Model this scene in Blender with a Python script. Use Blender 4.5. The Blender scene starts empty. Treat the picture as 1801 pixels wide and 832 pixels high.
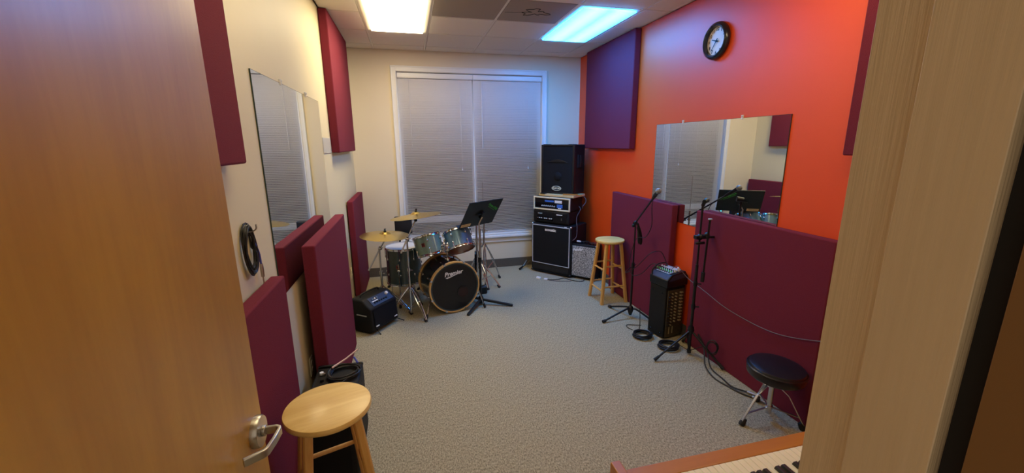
import bpy, math, random
from mathutils import Matrix, Vector
from math import sin, cos, pi
random.seed(7)
COL = bpy.context.scene.collection
H = 1.7659; XL = -0.6788; XR = 2.4061; D = 5.661; ZC = 2.921
# ------------------------------------------------------------------ materials
def lin(c):
    return tuple(((v/255)/12.92 if v/255 <= .04045 else (((v/255)+.055)/1.055)**2.4) for v in c) + (1,)
def mat(name, c, rough=.5, metal=0., nscale=0, namt=0., bump=0., bscale=200, stretch=None, c2=None, coat=0., spec=.5, emit=None, estr=0., detail=4):
    m = bpy.data.materials.new(name); m.use_nodes = True
    nt = m.node_tree; b = nt.nodes['Principled BSDF']
    b.inputs['Base Color'].default_value = lin(c); b.inputs['Roughness'].default_value = rough
    b.inputs['Metallic'].default_value = metal; b.inputs['Coat Weight'].default_value = coat; b.inputs['Coat Roughness'].default_value = .42 if name=='orange_paint' else .03
    b.inputs['Specular IOR Level'].default_value = spec
    if emit: b.inputs['Emission Color'].default_value = (*emit, 1); b.inputs['Emission Strength'].default_value = estr
    tc = nt.nodes.new('ShaderNodeTexCoord'); mp = nt.nodes.new('ShaderNodeMapping')
    nt.links.new(tc.outputs['Object'], mp.inputs['Vector'])
    if stretch: mp.inputs['Scale'].default_value = stretch
    if nscale:
        n = nt.nodes.new('ShaderNodeTexNoise'); n.inputs['Scale'].default_value = nscale; n.inputs['Detail'].default_value = detail
        nt.links.new(mp.outputs['Vector'], n.inputs['Vector'])
        r = nt.nodes.new('ShaderNodeValToRGB'); r.color_ramp.elements[0].position = .5-namt; r.color_ramp.elements[1].position = .5+namt
        r.color_ramp.elements[0].color = lin(c2 if c2 else tuple(v*.8 for v in c)); r.color_ramp.elements[1].color = lin(c)
        nt.links.new(n.outputs['Fac'], r.inputs['Fac']); nt.links.new(r.outputs['Color'], b.inputs['Base Color'])
    if bump:
        n2 = nt.nodes.new('ShaderNodeTexNoise'); n2.inputs['Scale'].default_value = bscale; n2.inputs['Detail'].default_value = 3
        nt.links.new(mp.outputs['Vector'], n2.inputs['Vector'])
        bp = nt.nodes.new('ShaderNodeBump'); bp.inputs['Strength'].default_value = bump; bp.inputs['Distance'].default_value = .004
        nt.links.new(n2.outputs['Fac'], bp.inputs['Height']); nt.links.new(bp.outputs['Normal'], b.inputs['Normal'])
    return m
M = {}
M['carpet'] = mat('carpet', (208,197,164), .95, nscale=135, namt=.14, c2=(88,80,62), bump=.15, bscale=300, stretch=(1,.5,1), spec=.1, detail=8)
M['carpet'].node_tree.nodes['Noise Texture'].inputs['Roughness'].default_value=.8
M['cream'] = mat('cream_paint', (224,212,174), .55, nscale=3, namt=.5, c2=(220,207,168), bump=.08, bscale=180)
M['backpaint'] = mat('back_wall_paint', (224,213,188), .55, nscale=3, namt=.5, c2=(220,208,183), bump=.08, bscale=180)
M['orange'] = mat('orange_paint', (238,80,10), .5, coat=.28, nscale=2.5, namt=.5, c2=(232,75,9), bump=.1, bscale=150)
M['tile'] = mat('ceiling_tile', (246,241,232), .9, nscale=260, namt=.25, c2=(224,217,206), bump=.5, bscale=220)
M['tile_dark'] = mat('ceiling_tile_grey', (172,162,152), .9, nscale=260, namt=.25, c2=(150,141,132), bump=.5, bscale=220)
M['grid'] = mat('grid_paint', (236,232,222), .5)
M['maroon'] = mat('maroon_fabric', (130,44,62), .9, nscale=420, namt=.3, c2=(104,34,49), bump=.7, bscale=500, spec=.2)
M['white'] = mat('white_paint', (228,228,226), .35, bump=.03, bscale=90)
M['slat'] = mat('blind_slat', (244,243,242), .38)
M['cord'] = mat('blind_cord', (235,235,235), .7)
M['night'] = mat('night_glass', (6,7,9), .08, spec=.6)
M['base'] = mat('cove_base', (100,92,80), .8, nscale=120, namt=.25, c2=(74,68,60), bump=.4, bscale=200)
M['jamb'] = mat('tan_painted_metal', (208,184,148), .45, nscale=150, namt=.35, c2=(196,172,136), bump=.25, bscale=330, stretch=(1,1,.035))
M['brown'] = mat('brown_trim', (120,84,42), .6)
M['darkmatte'] = mat('matte_black', (20,15,11), .8)
M['mirror'] = mat('mirror_silver', (235,240,236), .012, 1.)
M['glassedge'] = mat('mirror_edge', (50,66,60), .2)
M['clip'] = mat('clear_clip', (225,225,225), .15)
M['chrome'] = mat('chrome', (205,208,215), .14, 1.)
M['steel'] = mat('brushed_steel', (185,180,170), .32, 1., bump=.08, bscale=120, stretch=(1,1,.1))
M['chrome_dark'] = mat('black_chrome', (48,50,56), .25, .9)
M['rubber'] = mat('rubber', (20,20,22), .7)
M['black'] = mat('black_tolex', (15,15,17), .6, spec=.35, bump=.5, bscale=400)
M['blackplastic'] = mat('black_plastic', (13,13,15), .38)
M['blackmetal'] = mat('black_metal', (16,16,18), .4, .1)
M['grille'] = mat('speaker_grille', (14,15,20), .75, spec=.3, nscale=600, namt=.1, c2=(8,8,11), bump=.6, bscale=600)
M['silvergrille'] = mat('silver_grille_cloth', (206,204,200), .8, nscale=150, namt=.07, c2=(62,62,64), stretch=(1,1,.8), bump=.3, bscale=300, detail=2)
M['piping'] = mat('white_piping', (205,208,214), .5)
M['creamtrim'] = mat('cream_trim', (232,222,190), .5)
M['plywood'] = mat('plywood', (222,196,146), .6, nscale=30, namt=.4, c2=(206,178,126), stretch=(1,1,6))
M['letter'] = mat('white_lettering', (232,232,232), .5)
M['brass'] = mat('cymbal_bronze', (226,204,130), .27, 1., nscale=60, namt=.5, c2=(206,180,100), bump=.05, bscale=40)
M['shell_dark'] = mat('drum_lacquer_dark', (70,88,94), .25, .25, nscale=500, namt=.2, c2=(50,66,72), coat=.6)
M['shell_bass'] = mat('bass_lacquer_black', (30,34,38), .2, .1, coat=.5)
M['shell_green'] = mat('drum_sparkle_green', (150,178,160), .3, .3, nscale=300, namt=.2, c2=(96,124,116), coat=.7)
M['shell_blue'] = mat('drum_sparkle_blue', (104,140,162), .28, .3, nscale=300, namt=.2, c2=(58,90,128), coat=.7)
M['hoopwood'] = mat('maple_hoop', (222,180,112), .35, nscale=30, namt=.4, c2=(204,160,92), coat=.3)
M['head_clear'] = mat('amber_drum_head', (150,84,40), .3, coat=.3)
M['head_white'] = mat('white_drum_head', (205,208,212), .45)
M['head_black'] = mat('black_drum_head', (13,13,15), .42)
M['port'] = mat('drum_port_inside', (44,27,24), .8)
M['badge'] = mat('red_badge', (112,34,34), .45)
M['leather'] = mat('black_vinyl', (24,25,32), .33, bump=.15, bscale=160)
M['panelblue'] = mat('blue_label', (60,110,200), .5)
M['tanlabel'] = mat('tan_label', (228,196,138), .6)
M['green'] = mat('green_ink', (70,190,70), .6)
M['knobmetal'] = mat('gold_grey_knob', (190,178,140), .35, .5)
M['rackface'] = mat('grey_brown_faceplate', (92,82,62), .45, .4, nscale=60, namt=.3, c2=(70,62,46))
M['bluegrey'] = mat('slate_mixer_body', (44,54,84), .45)
M['silverpanel'] = mat('silver_panel', (180,184,188), .4, .2)
M['cable'] = mat('black_cable', (20,20,22), .45)
M['greycable'] = mat('grey_cable', (105,97,100), .5)
M['bluecable'] = mat('blue_cable_sleeve', (70,80,170), .5)
M['pinkwhite'] = mat('pale_pink_plastic', (236,206,200), .5)
M['mesh'] = mat('mic_mesh', (176,178,178), .35, .8, nscale=500, namt=.1, c2=(100,100,100), bump=.8, bscale=600)
M['plate'] = mat('ivory_plate', (230,222,200), .4)
M['greyflat'] = mat('flat_grey', (188,184,172), .5)
M['slot'] = mat('dark_slot', (20,20,20), .7)
M['pianowood'] = mat('piano_walnut', (190,122,42), .35, nscale=12, namt=.4, c2=(166,100,30), stretch=(.3,3,3), coat=.3)
M['ivory'] = mat('ivory_keytop', (240,230,196), .3)
M['ebony'] = mat('ebony_keytop', (22,20,22), .35)
M['clockface'] = mat('clock_face', (236,232,222), .5)
M['clockrim'] = mat('navy_clock_rim', (22,30,44), .25, coat=.5)
M['ink'] = mat('black_ink', (16,16,16), .6)
M['ochre'] = mat('ochre_numeral', (116,100,60), .6)
def wood(name, c, c2, stretch, rough=.35, coat=.25, sc=9):
    m = bpy.data.materials.new(name); m.use_nodes = True; nt = m.node_tree; b = nt.nodes['Principled BSDF']
    b.inputs['Roughness'].default_value = rough; b.inputs['Coat Weight'].default_value = coat; b.inputs['Coat Roughness'].default_value = .25
    tc = nt.nodes.new('ShaderNodeTexCoord'); mp = nt.nodes.new('ShaderNodeMapping'); mp.inputs['Scale'].default_value = stretch
    nt.links.new(tc.outputs['Object'], mp.inputs['Vector'])
    n1 = nt.nodes.new('ShaderNodeTexNoise'); n1.inputs['Scale'].default_value = sc; n1.inputs['Detail'].default_value = 6; n1.inputs['Distortion'].default_value = .6
    n2 = nt.nodes.new('ShaderNodeTexNoise'); n2.inputs['Scale'].default_value = sc*9; n2.inputs['Detail'].default_value = 3
    nt.links.new(mp.outputs['Vector'], n1.inputs['Vector']); nt.links.new(mp.outputs['Vector'], n2.inputs['Vector'])
    mx = nt.nodes.new('ShaderNodeMath'); mx.operation = 'MULTIPLY_ADD'; mx.inputs[1].default_value = .35
    nt.links.new(n2.outputs['Fac'], mx.inputs[0]); nt.links.new(n1.outputs['Fac'], mx.inputs[2])
    r = nt.nodes.new('ShaderNodeValToRGB'); r.color_ramp.elements[0].position = .45; r.color_ramp.elements[1].position = .9
    r.color_ramp.elements[0].color = lin(c2); r.color_ramp.elements[1].color = lin(c)
    nt.links.new(mx.outputs[0], r.inputs['Fac']); nt.links.new(r.outputs['Color'], b.inputs['Base Color'])
    return m
M['doorwood'] = wood('birch_veneer', (194,144,50), (172,121,36), (1,1,.12), .38, .35, 7)
M['seatwood'] = wood('birch_seat', (250,216,134), (232,190,108), (.25,2.5,1), .42, .15, 7)
M['legwood'] = wood('birch_leg', (226,176,96), (206,152,74), (3,3,.3), .35, .3, 7)
def glow(name, tint, edge, L):
    """Lamp diffuser: two tubes behind a prismatic sheet."""
    m = bpy.data.materials.new(name); m.use_nodes = True; nt = m.node_tree; b = nt.nodes['Principled BSDF']
    b.inputs['Base Color'].default_value = (.8,.8,.8,1); b.inputs['Roughness'].default_value = .4
    tc = nt.nodes.new('ShaderNodeTexCoord'); sp = nt.nodes.new('ShaderNodeSeparateXYZ'); nt.links.new(tc.outputs['Object'], sp.inputs[0])
    ab = nt.nodes.new('ShaderNodeMath'); ab.operation = 'ABSOLUTE'; nt.links.new(sp.outputs['X'], ab.inputs[0])
    su = nt.nodes.new('ShaderNodeMath'); su.operation = 'SUBTRACT'; su.inputs[1].default_value = .12; nt.links.new(ab.outputs[0], su.inputs[0])
    a2 = nt.nodes.new('ShaderNodeMath'); a2.operation = 'ABSOLUTE'; nt.links.new(su.outputs[0], a2.inputs[0])
    mr = nt.nodes.new('ShaderNodeMapRange'); mr.inputs['From Min'].default_value = 0; mr.inputs['From Max'].default_value = .15
    mr.inputs['To Min'].default_value = 1.25; mr.inputs['To Max'].default_value = .6; nt.links.new(a2.outputs[0], mr.inputs['Value'])
    mixc = nt.nodes.new('ShaderNodeValToRGB'); mixc.color_ramp.elements[0].color = (*edge,1); mixc.color_ramp.elements[1].color = (*tint,1)
    mixc.color_ramp.elements[0].position = .6; mixc.color_ramp.elements[1].position = 1.
    nt.links.new(mr.outputs[0], mixc.inputs['Fac']); nt.links.new(mixc.outputs['Color'], b.inputs['Emission Color'])
    mu = nt.nodes.new('ShaderNodeMath'); mu.operation = 'MULTIPLY'; mu.inputs[1].default_value = L; nt.links.new(mr.outputs[0], mu.inputs[0])
    nt.links.new(mu.outputs[0], b.inputs['Emission Strength'])
    return m
LW = 7.; LB = 12.5
M['lamp_warm'] = glow('warm_diffuser', (1.,.83,.52), (1.,.79,.42), LW)
M['lamp_near'] = glow('near_diffuser', (1.,.82,.5), (1.,.78,.4), LW*.3)
M['lamp_blue'] = glow('cool_diffuser', (.014,.32,1.), (.008,.26,1.), LB)

# ------------------------------------------------------------------ mesh building
class MB:
    def __init__(s, T=None): s.v=[]; s.f=[]; s.sm=[]; s.mi=[]; s.T = T or Matrix()
    def add(s, vs, fs, smooth=False, mi=0, T=None):
        n=len(s.v); X = s.T @ (T or Matrix())
        s.v += [tuple(X @ Vector(p)) for p in vs]; s.f += [tuple(i+n for i in f) for f in fs]
        s.sm += [smooth]*len(fs); s.mi += [mi]*len(fs); return s
    def box(s, lo, hi, T=None, mi=0):
        (a,b,c),(d,e,f)=lo,hi
        v=[(a,b,c),(d,b,c),(d,e,c),(a,e,c),(a,b,f),(d,b,f),(d,e,f),(a,e,f)]
        return s.add(v,[(3,2,1,0),(4,5,6,7),(0,1,5,4),(1,2,6,5),(2,3,7,6),(3,0,4,7)],False,mi,T)
    def rbox(s, lo, hi, r=.01, n=3, T=None):
        """box with rounded vertical edges and a small chamfer on top and bottom"""
        (a,b,c),(d,e,f)=lo,hi; pts=[]
        for cx,cy,a0 in ((d-r,e-r,0),(a+r,e-r,pi/2),(a+r,b+r,pi),(d-r,b+r,1.5*pi)):
            for k in range(n+1):
                t=a0+k*pi/2/n; pts.append((cx+r*cos(t),cy+r*sin(t)))
        ch=min(r*.5,(f-c)*.2); m=((a+d)/2,(b+e)/2)
        def ins(q): 
            kx=1-ch/max(1e-6,(d-a)/2); ky=1-ch/max(1e-6,(e-b)/2)
            return (m[0]+(q[0]-m[0])*kx, m[1]+(q[1]-m[1])*ky)
        rings=[[(*ins(p),c) for p in pts],[(*p,c+ch) for p in pts],[(*p,f-ch) for p in pts],[(*ins(p),f) for p in pts]]
        N=len(pts); v=[p for rg in rings for p in rg]; fs=[]
        for i in range(3):
            for k in range(N): fs.append((i*N+k,i*N+(k+1)%N,(i+1)*N+(k+1)%N,(i+1)*N+k))
        fs.append(tuple(range(N-1,-1,-1))); fs.append(tuple(range(3*N,4*N)))
        return s.add(v,fs,False,0,T)
    def prism(s, poly, z0, z1, T=None, smooth=False):
        N=len(poly); v=[(*p,z0) for p in poly]+[(*p,z1) for p in poly]
        fs=[(k,(k+1)%N,N+(k+1)%N,N+k) for k in range(N)]+[tuple(range(N-1,-1,-1)),tuple(range(N,2*N))]
        return s.add(v,fs,smooth,0,T)
    def lathe(s, prof, n=32, T=None, smooth=True):
        """prof: (r,z) list; r=0 closes"""
        v=[];fs=[];idx=[]
        for r,z in prof:
            if r<1e-6: idx.append([len(v)]); v.append((0,0,z))
            else:
                idx.append(list(range(len(v),len(v)+n))); v += [(r*cos(2*pi*k/n),r*sin(2*pi*k/n),z) for k in range(n)]
        for A,B in zip(idx,idx[1:]):
            for k in range(n):
                k2=(k+1)%n
                if len(A)==1 and len(B)==1: continue
                if len(A)==1: fs.append((A[0],B[k2],B[k]))
                elif len(B)==1: fs.append((A[k],A[k2],B[0]))
                else: fs.append((A[k],A[k2],B[k2],B[k]))
        return s.add(v,fs,smooth,0,T)
    def tube(s, pts, r, n=10, cap=True, smooth=True):
        P=[Vector(p) for p in pts]; R=r if isinstance(r,(list,tuple)) else [r]*len(P)
        t0=(P[1]-P[0]).normalized(); up=Vector((0,0,1)) if abs(t0.z)<.9 else Vector((1,0,0))
        nrm=t0.cross(up).normalized(); v=[];fs=[]
        for i,p in enumerate(P):
            t=((P[min(i+1,len(P)-1)]-P[max(i-1,0)])).normalized()
            nrm=(nrm-t*nrm.dot(t)); nrm = nrm.normalized() if nrm.length>1e-6 else t.orthogonal().normalized()
            bn=t.cross(nrm)
            v += [tuple(p+(nrm*cos(2*pi*k/n)+bn*sin(2*pi*k/n))*R[i]) for k in range(n)]
        for i in range(len(P)-1):
            for k in range(n): fs.append((i*n+k,i*n+(k+1)%n,(i+1)*n+(k+1)%n,(i+1)*n+k))
        s.add(v,fs,smooth)
        if cap:
            N=len(s.v)-len(v); s.f += [tuple(N+k for k in range(n-1,-1,-1)), tuple(N+(len(P)-1)*n+k for k in range(n))]; s.sm += [False]*2; s.mi += [0]*2
        return s
    def bar(s, p0, p1, w, h):
        """rectangular bar"""
        a=Vector(p0);b=Vector(p1);t=(b-a).normalized(); up=Vector((0,0,1)) if abs(t.z)<.95 else Vector((0,1,0))
        x=t.cross(up).normalized()*w/2; y=x.cross(t).normalized()*h/2
        v=[tuple(q) for q in (a-x-y,a+x-y,a+x+y,a-x+y,b-x-y,b+x-y,b+x+y,b-x+y)]
        return s.add(v,[(3,2,1,0),(4,5,6,7),(0,1,5,4),(1,2,6,5),(2,3,7,6),(3,0,4,7)])
    def ball(s, c, r, n=12, sc=(1,1,1)):
        pr=[(r*sin(pi*k/n),-r*cos(pi*k/n)) for k in range(n+1)]
        return s.lathe(pr, n*2, Matrix.Translation(c) @ Matrix.Diagonal((*sc,1)))
def zaxis(p, d, roll=0):
    """frame with origin p and z along d"""
    q=Vector(d).normalized().to_track_quat('Z','Y'); return Matrix.Translation(p) @ q.to_matrix().to_4x4() @ Matrix.Rotation(roll,4,'Z')
def face(o, right, up):
    r=Vector(right).normalized(); u=Vector(up); u=(u-r*u.dot(r)).normalized(); n=r.cross(u)
    m=Matrix.Identity(4); 
    for i in range(3): m[i][0]=r[i]; m[i][1]=u[i]; m[i][2]=n[i]; m[i][3]=o[i]
    return m
def spline(pts, k=8):
    P=[Vector(p) for p in pts]; P=[P[0]*2-P[1]]+P+[P[-1]*2-P[-2]]; out=[]
    for i in range(1,len(P)-2):
        for j in range(k):
            t=j/k; a,b,c,d=P[i-1],P[i],P[i+1],P[i+2]
            out.append(.5*((2*b)+(c-a)*t+(2*a-5*b+4*c-d)*t*t+(3*b-a-3*c+d)*t**3))
    out.append(P[-2]); return [tuple(p) for p in out]
# ------------------------------------------------------------------ objects
def mk(name, mb, m, bevel=0):
    me=bpy.data.meshes.new(name); me.from_pydata(mb.v,[],mb.f); me.update()
    me.polygons.foreach_set('use_smooth',mb.sm); me.set_sharp_from_angle(angle=.7); me.polygons.foreach_set('material_index',mb.mi)
    for k in (m if isinstance(m,(list,tuple)) else [m]): me.materials.append(M[k] if isinstance(k,str) else k)
    o=bpy.data.objects.new(name,me); COL.objects.link(o)
    if bevel:
        b=o.modifiers.new('bevel','BEVEL'); b.width=bevel; b.segments=3; b.limit_method='ANGLE'; b.angle_limit=.6
    return o
def tag(o, label=None, cat=None, group=None, kind=None):
    if label: o['label']=label
    if cat: o['category']=cat
    if group: o['group']=group
    if kind: o['kind']=kind
    return o
def thing(name, label, cat, loc=(0,0,0), rz=0, group=None):
    o=bpy.data.objects.new(name,None); COL.objects.link(o); o.empty_display_size=.05
    o.matrix_world = Matrix.Translation(loc) @ Matrix.Rotation(rz,4,'Z'); o.rotation_euler=(0,0,rz); o.location=loc
    o['_c']=1; return tag(o,label,cat,group)
def rootmat(o): return Matrix.Translation(o.location) @ Matrix.Rotation(o.rotation_euler.z,4,'Z')
def part(root, name, mb, m, world=False, bevel=0, label=None):
    """part under root; sub-parts of a part share its frame"""
    o=mk(name,mb,m,bevel)
    if world:
        r=root
        while r.parent: r=r.parent
        o.data.transform(rootmat(r).inverted())
    o.parent=root
    if label: o['label']=label
    return o
def single(name, mb, m, label, cat, group=None, bevel=0):
    """a thing that is one mesh, built in world coordinates: move its origin to its base"""
    xs=[v[0] for v in mb.v]; ys=[v[1] for v in mb.v]; zs=[v[2] for v in mb.v]
    c=Vector(((min(xs)+max(xs))/2,(min(ys)+max(ys))/2,min(zs)))
    mb.v=[tuple(Vector(v)-c) for v in mb.v]; o=mk(name,mb,m,bevel); o.location=c
    return tag(o,label,cat,group)
def struct(name, mb, m, bevel=0, parent=None):
    o=mk(name,mb,m,bevel)
    if parent: o.parent=parent
    else: o['kind']='structure'
    return o
def lettering(root, name, s, size, T, m, world=False, extrude=.0008, shear=0, bold=0, label=None, align='CENTER'):
    cu=bpy.data.curves.new(name,'FONT'); cu.body=s; cu.size=size; cu.extrude=extrude; cu.shear=shear; cu.offset=bold; cu.align_x=align; cu.align_y='CENTER'; cu.resolution_u=3
    t=bpy.data.objects.new('tmp',cu); COL.objects.link(t); bpy.context.view_layer.update()
    me=bpy.data.meshes.new_from_object(t.evaluated_get(bpy.context.evaluated_depsgraph_get())); bpy.data.objects.remove(t); bpy.data.curves.remove(cu)
    me.transform(T)
    if world:
        r=root
        while r.parent: r=r.parent
        me.transform(rootmat(r).inverted())
    me.materials.clear(); me.materials.append(M[m]); me.name=name
    o=bpy.data.objects.new(name,me); COL.objects.link(o); o.parent=root
    if label: o['label']=label
    return o
# ================================================================== ROOM
struct('floor', MB().box((-2.6,-2.2,-.1),(XR+.12,D+.12,0)), 'carpet')
# ceiling tiles: one suspended grid
c0=-.3312; rA=5.3984; P=.6096; YF=.32
mb=MB(); xs=[XL]+[c0+P*j for j in range(5)]+[XR]; ys=sorted([D]+[rA-P*i for i in range(9) if rA-P*i>YF]+[YF])
lights_cells={(1,3),(4,3)}
LIGHTS=[]
for j in range(len(xs)-1):
    for i in range(len(ys)-1):
        x0,x1,y0,y1=xs[j],xs[j+1],ys[i],ys[i+1]; row=round((rA-y1)/P)
        if j in (1,4) and row in (1,2,5,6): continue
        mi=1 if (j in (2,3) and row==2) else 0
        mb.box((x0+.014,y0+.012,ZC-.002),(x1-.014,y1-.012,ZC+.02),mi=mi)
o=struct('ceiling',mb,['tile','tile_dark'])
slab=MB().box((XL-.1,YF-.2,ZC+.16),(XR+.12,D+.12,ZC+.2)); 
so=mk('ceiling_slab',slab,'tile'); so.parent=o
g=MB(); tw=.0105; zg=ZC
for x in xs[1:-1]: g.box((x-tw,YF,zg),(x+tw,D,ZC+.004))
for y in ys[1:-1]: g.box((XL,y-tw*.7,zg+.0005),(XR,y+tw*.7,ZC+.0045))
g.box((XL,YF,zg),(XL+.02,D,ZC)); g.box((XR-.02,YF,zg),(XR,D,ZC)); g.box((XL,D-.02,zg),(XR,D,ZC))
mk('ceiling_grid',g,'grid').parent=o
# water stain with a ragged dark outline on one grey tile
st=MB(); cx,cy=1.19,3.87; N=26; a=[]; 
for k in range(N):
    t=2*pi*k/N; r=.085+.03*sin(3*t+1)+.022*sin(7*t)+random.uniform(-.012,.012); a.append((cx+1.25*r*cos(t),cy+.9*r*sin(t),ZC-.002))
st.tube(a+[a[0]],.0035,5)
st.tube([(cx-.09,cy+.0,ZC-.002),(cx-.16,cy+.03,ZC-.002),(cx-.27,cy+.045,ZC-.002)],.002,5)
mk('tile_crack',st,'darkmatte').parent=o
# walls
mb=MB(); wx0,wx1,wz0,wz1=-.085,1.845,.455,2.665
mb.box((XL-.1,D,0),(wx0,D+.12,ZC+.1)); mb.box((wx1,D,0),(XR+.12,D+.12,ZC+.1)); mb.box((wx0,D,0),(wx1,D+.12,wz0)); mb.box((wx0,D,wz1),(wx1,D+.12,ZC+.1))
struct('wall_back',mb,'backpaint')
struct('wall_left',MB().box((XL-.1,.15,0),(XL,D,ZC+.1)),'cream')
mb=MB(); mb.box((XR,.15,0),(XR+.12,D,ZC+.1)); wr=struct('wall_right',mb,'orange')
DX0,DX1,DH=-.492,.43,2.17
mb=MB(); mb.box((-2.6,.15,0),(DX0-.02,YF,ZC+.1)); mb.box((DX1+.02,.15,0),(XR+.12,YF,ZC+.1)); mb.box((DX0-.02,.15,DH+.02),(DX1+.02,YF,ZC+.1))
struct('wall_front',mb,'cream')
mb=MB(); mb.box((XL,D-.012,0),(XR,D,.126)); bb=struct('baseboard_back',mb,'base',.004)
struct('baseboard_left',MB().box((XL,YF,0),(XL+.01,D-.012,.11)),'base',.003)
struct('baseboard_right',MB().box((XR-.01,YF,0),(XR,D-.012,.11)),'base',.003)
# door frame (trim_1): rebate, stop, hall side lining
mb=MB()
for sx,x in ((1,DX1),(-1,DX0)):
    def bx(xa,xb,ya,yb,mi=0):
        mb.box((min(x+sx*xa,x+sx*xb),ya,0),(max(x+sx*xa,x+sx*xb),yb,DH),mi=mi)
    bx(0,.02,.15,YF+.0015); bx(-.014,0.001,.204,.268); bx(0.012,.06,YF,YF+.002)
    bx(-.002,.02,.185,.203,1); bx(-.012,.02,.02,.185,2)  # narrow dark strip, then the brown lining
mb.box((DX0,.15,DH),(DX1,YF+.0015,DH+.02)); mb.box((DX0,.204,DH-.014),(DX1,.268,DH)); mb.box((DX0-.06,YF,DH),(DX1+.06,YF+.0015,DH+.06))
struct('trim_1',mb,['jamb','darkmatte','brown'],.0035)
# ---- window
mb=MB(); cw=.07
def frame_ring(mb,x0,x1,z0,z1,w,y0,y1,bottom=True):
    mb.box((x0,y0,z0),(x0+w,y1,z1)); mb.box((x1-w,y0,z0),(x1,y1,z1)); mb.box((x0+w,y0,z1-w),(x1-w,y1,z1))
    if bottom: mb.box((x0+w,y0,z0),(x1-w,y1,z0+w))
frame_ring(mb,-.154,1.912,.455,2.735,.07,D-.018,D+.001,False)
frame_ring(mb,-.150,1.908,.455,2.731,.014,D-.026,D-.018,False)
frame_ring(mb,-.100,1.858,.455,2.681,.012,D-.024,D-.018,False)
win=struct('window_1',mb,'white',.004)
mb=MB().box((-.175,D-.05,.455),(1.935,D+.09,.487)); s=mk('window_sill',mb,'white',.006); s.parent=win
mb=MB().box((-.154,D-.018,.385),(1.912,D+.001,.455)); mb.box((-.154,D-.024,.44),(1.912,D-.018,.455)); s=mk('apron',mb,'white',.003); s.parent=win
mb=MB(); frame_ring(mb,wx0,wx1,.487,2.665,.045,D+.065,D+.1); mb.box((.86,D+.06,.487),(.92,D+.1,2.62)); mb.box((wx0+.045,D+.06,.70),(.86,D+.085,.79)); 
mb.box((wx0,D,.46),(wx0+.004,D+.1,2.665)); mb.box((wx1-.004,D,.46),(wx1,D+.1,2.665)); mb.box((wx0,D,2.661),(wx1,D+.1,2.665))
s=mk('window_frame',mb,'white',.003); s.parent=win
s=mk('window_glass',MB().box((wx0,D+.09,.46),(wx1,D+.096,2.665)),'night'); s.parent=win
# ---- venetian blinds
def blind(x0,x1,label,zb,wand_x,cords):
    t=thing('venetian_blind',label,'window blind',((x0+x1)/2,D+.03,zb),0,None)
    yb=D+.028
    hb=MB().box((x0,yb-.026,2.592),(x1,yb+.016,2.655)); hb.box((x0,yb-.032,2.60),(x1,yb-.026,2.648)); part(t,'headrail',hb,'white',True,.003)
    n=int((2.585-zb-.03)/.0212); sl=MB(); th=math.radians(51); hw=.0125
    for k in range(n):
        z=2.578-k*.0212; pts=[]
        for q in (-1,-.33,.33,1):
            u=q*hw; crown=.0016*(1-q*q)
            pts.append((yb+u*cos(th)-crown*sin(th)*-1, z-u*sin(th)+crown*cos(th)))
        v=[(x0+.004,a,b) for a,b in pts]+[(x1-.004,a,b) for a,b in pts]
        sl.add(v,[(i,i+1,5+i,4+i) for i in range(3)],True)
    part(t,'slats',sl,'slat',True)
    part(t,'bottom_rail',MB().box((x0+.003,yb-.013,zb),(x1-.003,yb+.013,zb+.018)),'white',True,.004)
    for cx in cords:
        part(t,'ladder_cord',MB().tube([(cx,yb-.0135,2.59),(cx,yb-.0135,zb+.01)],.0008,5),'cord',True)
    part(t,'tilt_wand',MB().tube([(wand_x,yb-.03,2.585),(wand_x+.004,yb-.032,1.72)],.0024,6),'clip',True)
    lc=MB().tube([(wand_x+(x1-x0)*.68,yb-.03,2.585),(wand_x+(x1-x0)*.68,yb-.034,1.45)],.0014,5); lc.lathe([(0,0),(.008,0),(.004,.035),(0,.035)],10,Matrix.Translation((wand_x+(x1-x0)*.68,yb-.034,1.42)))
    part(t,'lift_cord',lc,'cord',True)
blind(-.076,.8835,'white mini blind covering the left half of the window',.492,.06,(.02,.40,.80))
blind(.8875,1.838,'white mini blind covering the right half of the window, washed in blue light',.492,1.0,(1.0,1.37,1.76))
# ---- door (open into the room, seen from its hall face)
mb=MB(); dx=-.0008
mb.box((-.044,0,.012),(0,.915,2.13)); dr=mk('door_1',mb,'doorwood',.002); dr['kind']='structure'; dr.location=(-.480,.332,0)
# lever set, in door frame: x out of the face
rose=MB().lathe([(0,0),(.046,0),(.046,.014),(.043,.019),(.012,.02),(.012,.022),(0,.022)],40,zaxis((0,.855,.955),(1,0,0)))
ro=mk('rose',rose,'steel'); ro.parent=dr; ro['label']='round satin steel rose of the door lever'
lv=MB(); zl=.955
def ribbon(mb,pts,w,h):
    """flat lever bar through pts (thickness in plan w, height h)"""
    P=[Vector(p) for p in pts]; L=[];R=[]
    for i,p in enumerate(P):
        t=((P[min(i+1,len(P)-1)]-P[max(i-1,0)])).normalized(); n=Vector((t.y,-t.x,0))*w/2
        L.append(p+n);R.append(p-n)
    poly=[(q.x,q.y) for q in L]+[(q.x,q.y) for q in reversed(R)]
    mb.prism(poly,zl-h/2,zl+h/2)
lv.tube([(.019,.855,zl),(.03,.855,zl)],.016,16)
ribbon(lv,[(.022,.855,0),(.058,.855,0),(.066,.850,0),(.069,.842,0),(.066,.80,0),(.060,.762,0),(.055,.754,0),(.045,.748,0),(.012,.728,0)],.011,.024)
l=mk('lever',lv,'steel',.003); l.parent=dr
hg=MB(); 
for z in (.25,1.05,1.9): hg.lathe([(0,0),(.008,0),(.008,.1),(0,.1)],10,Matrix.Translation((.006,-.004,z)))
h=mk('hinges',hg,'steel'); h.parent=dr
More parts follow.
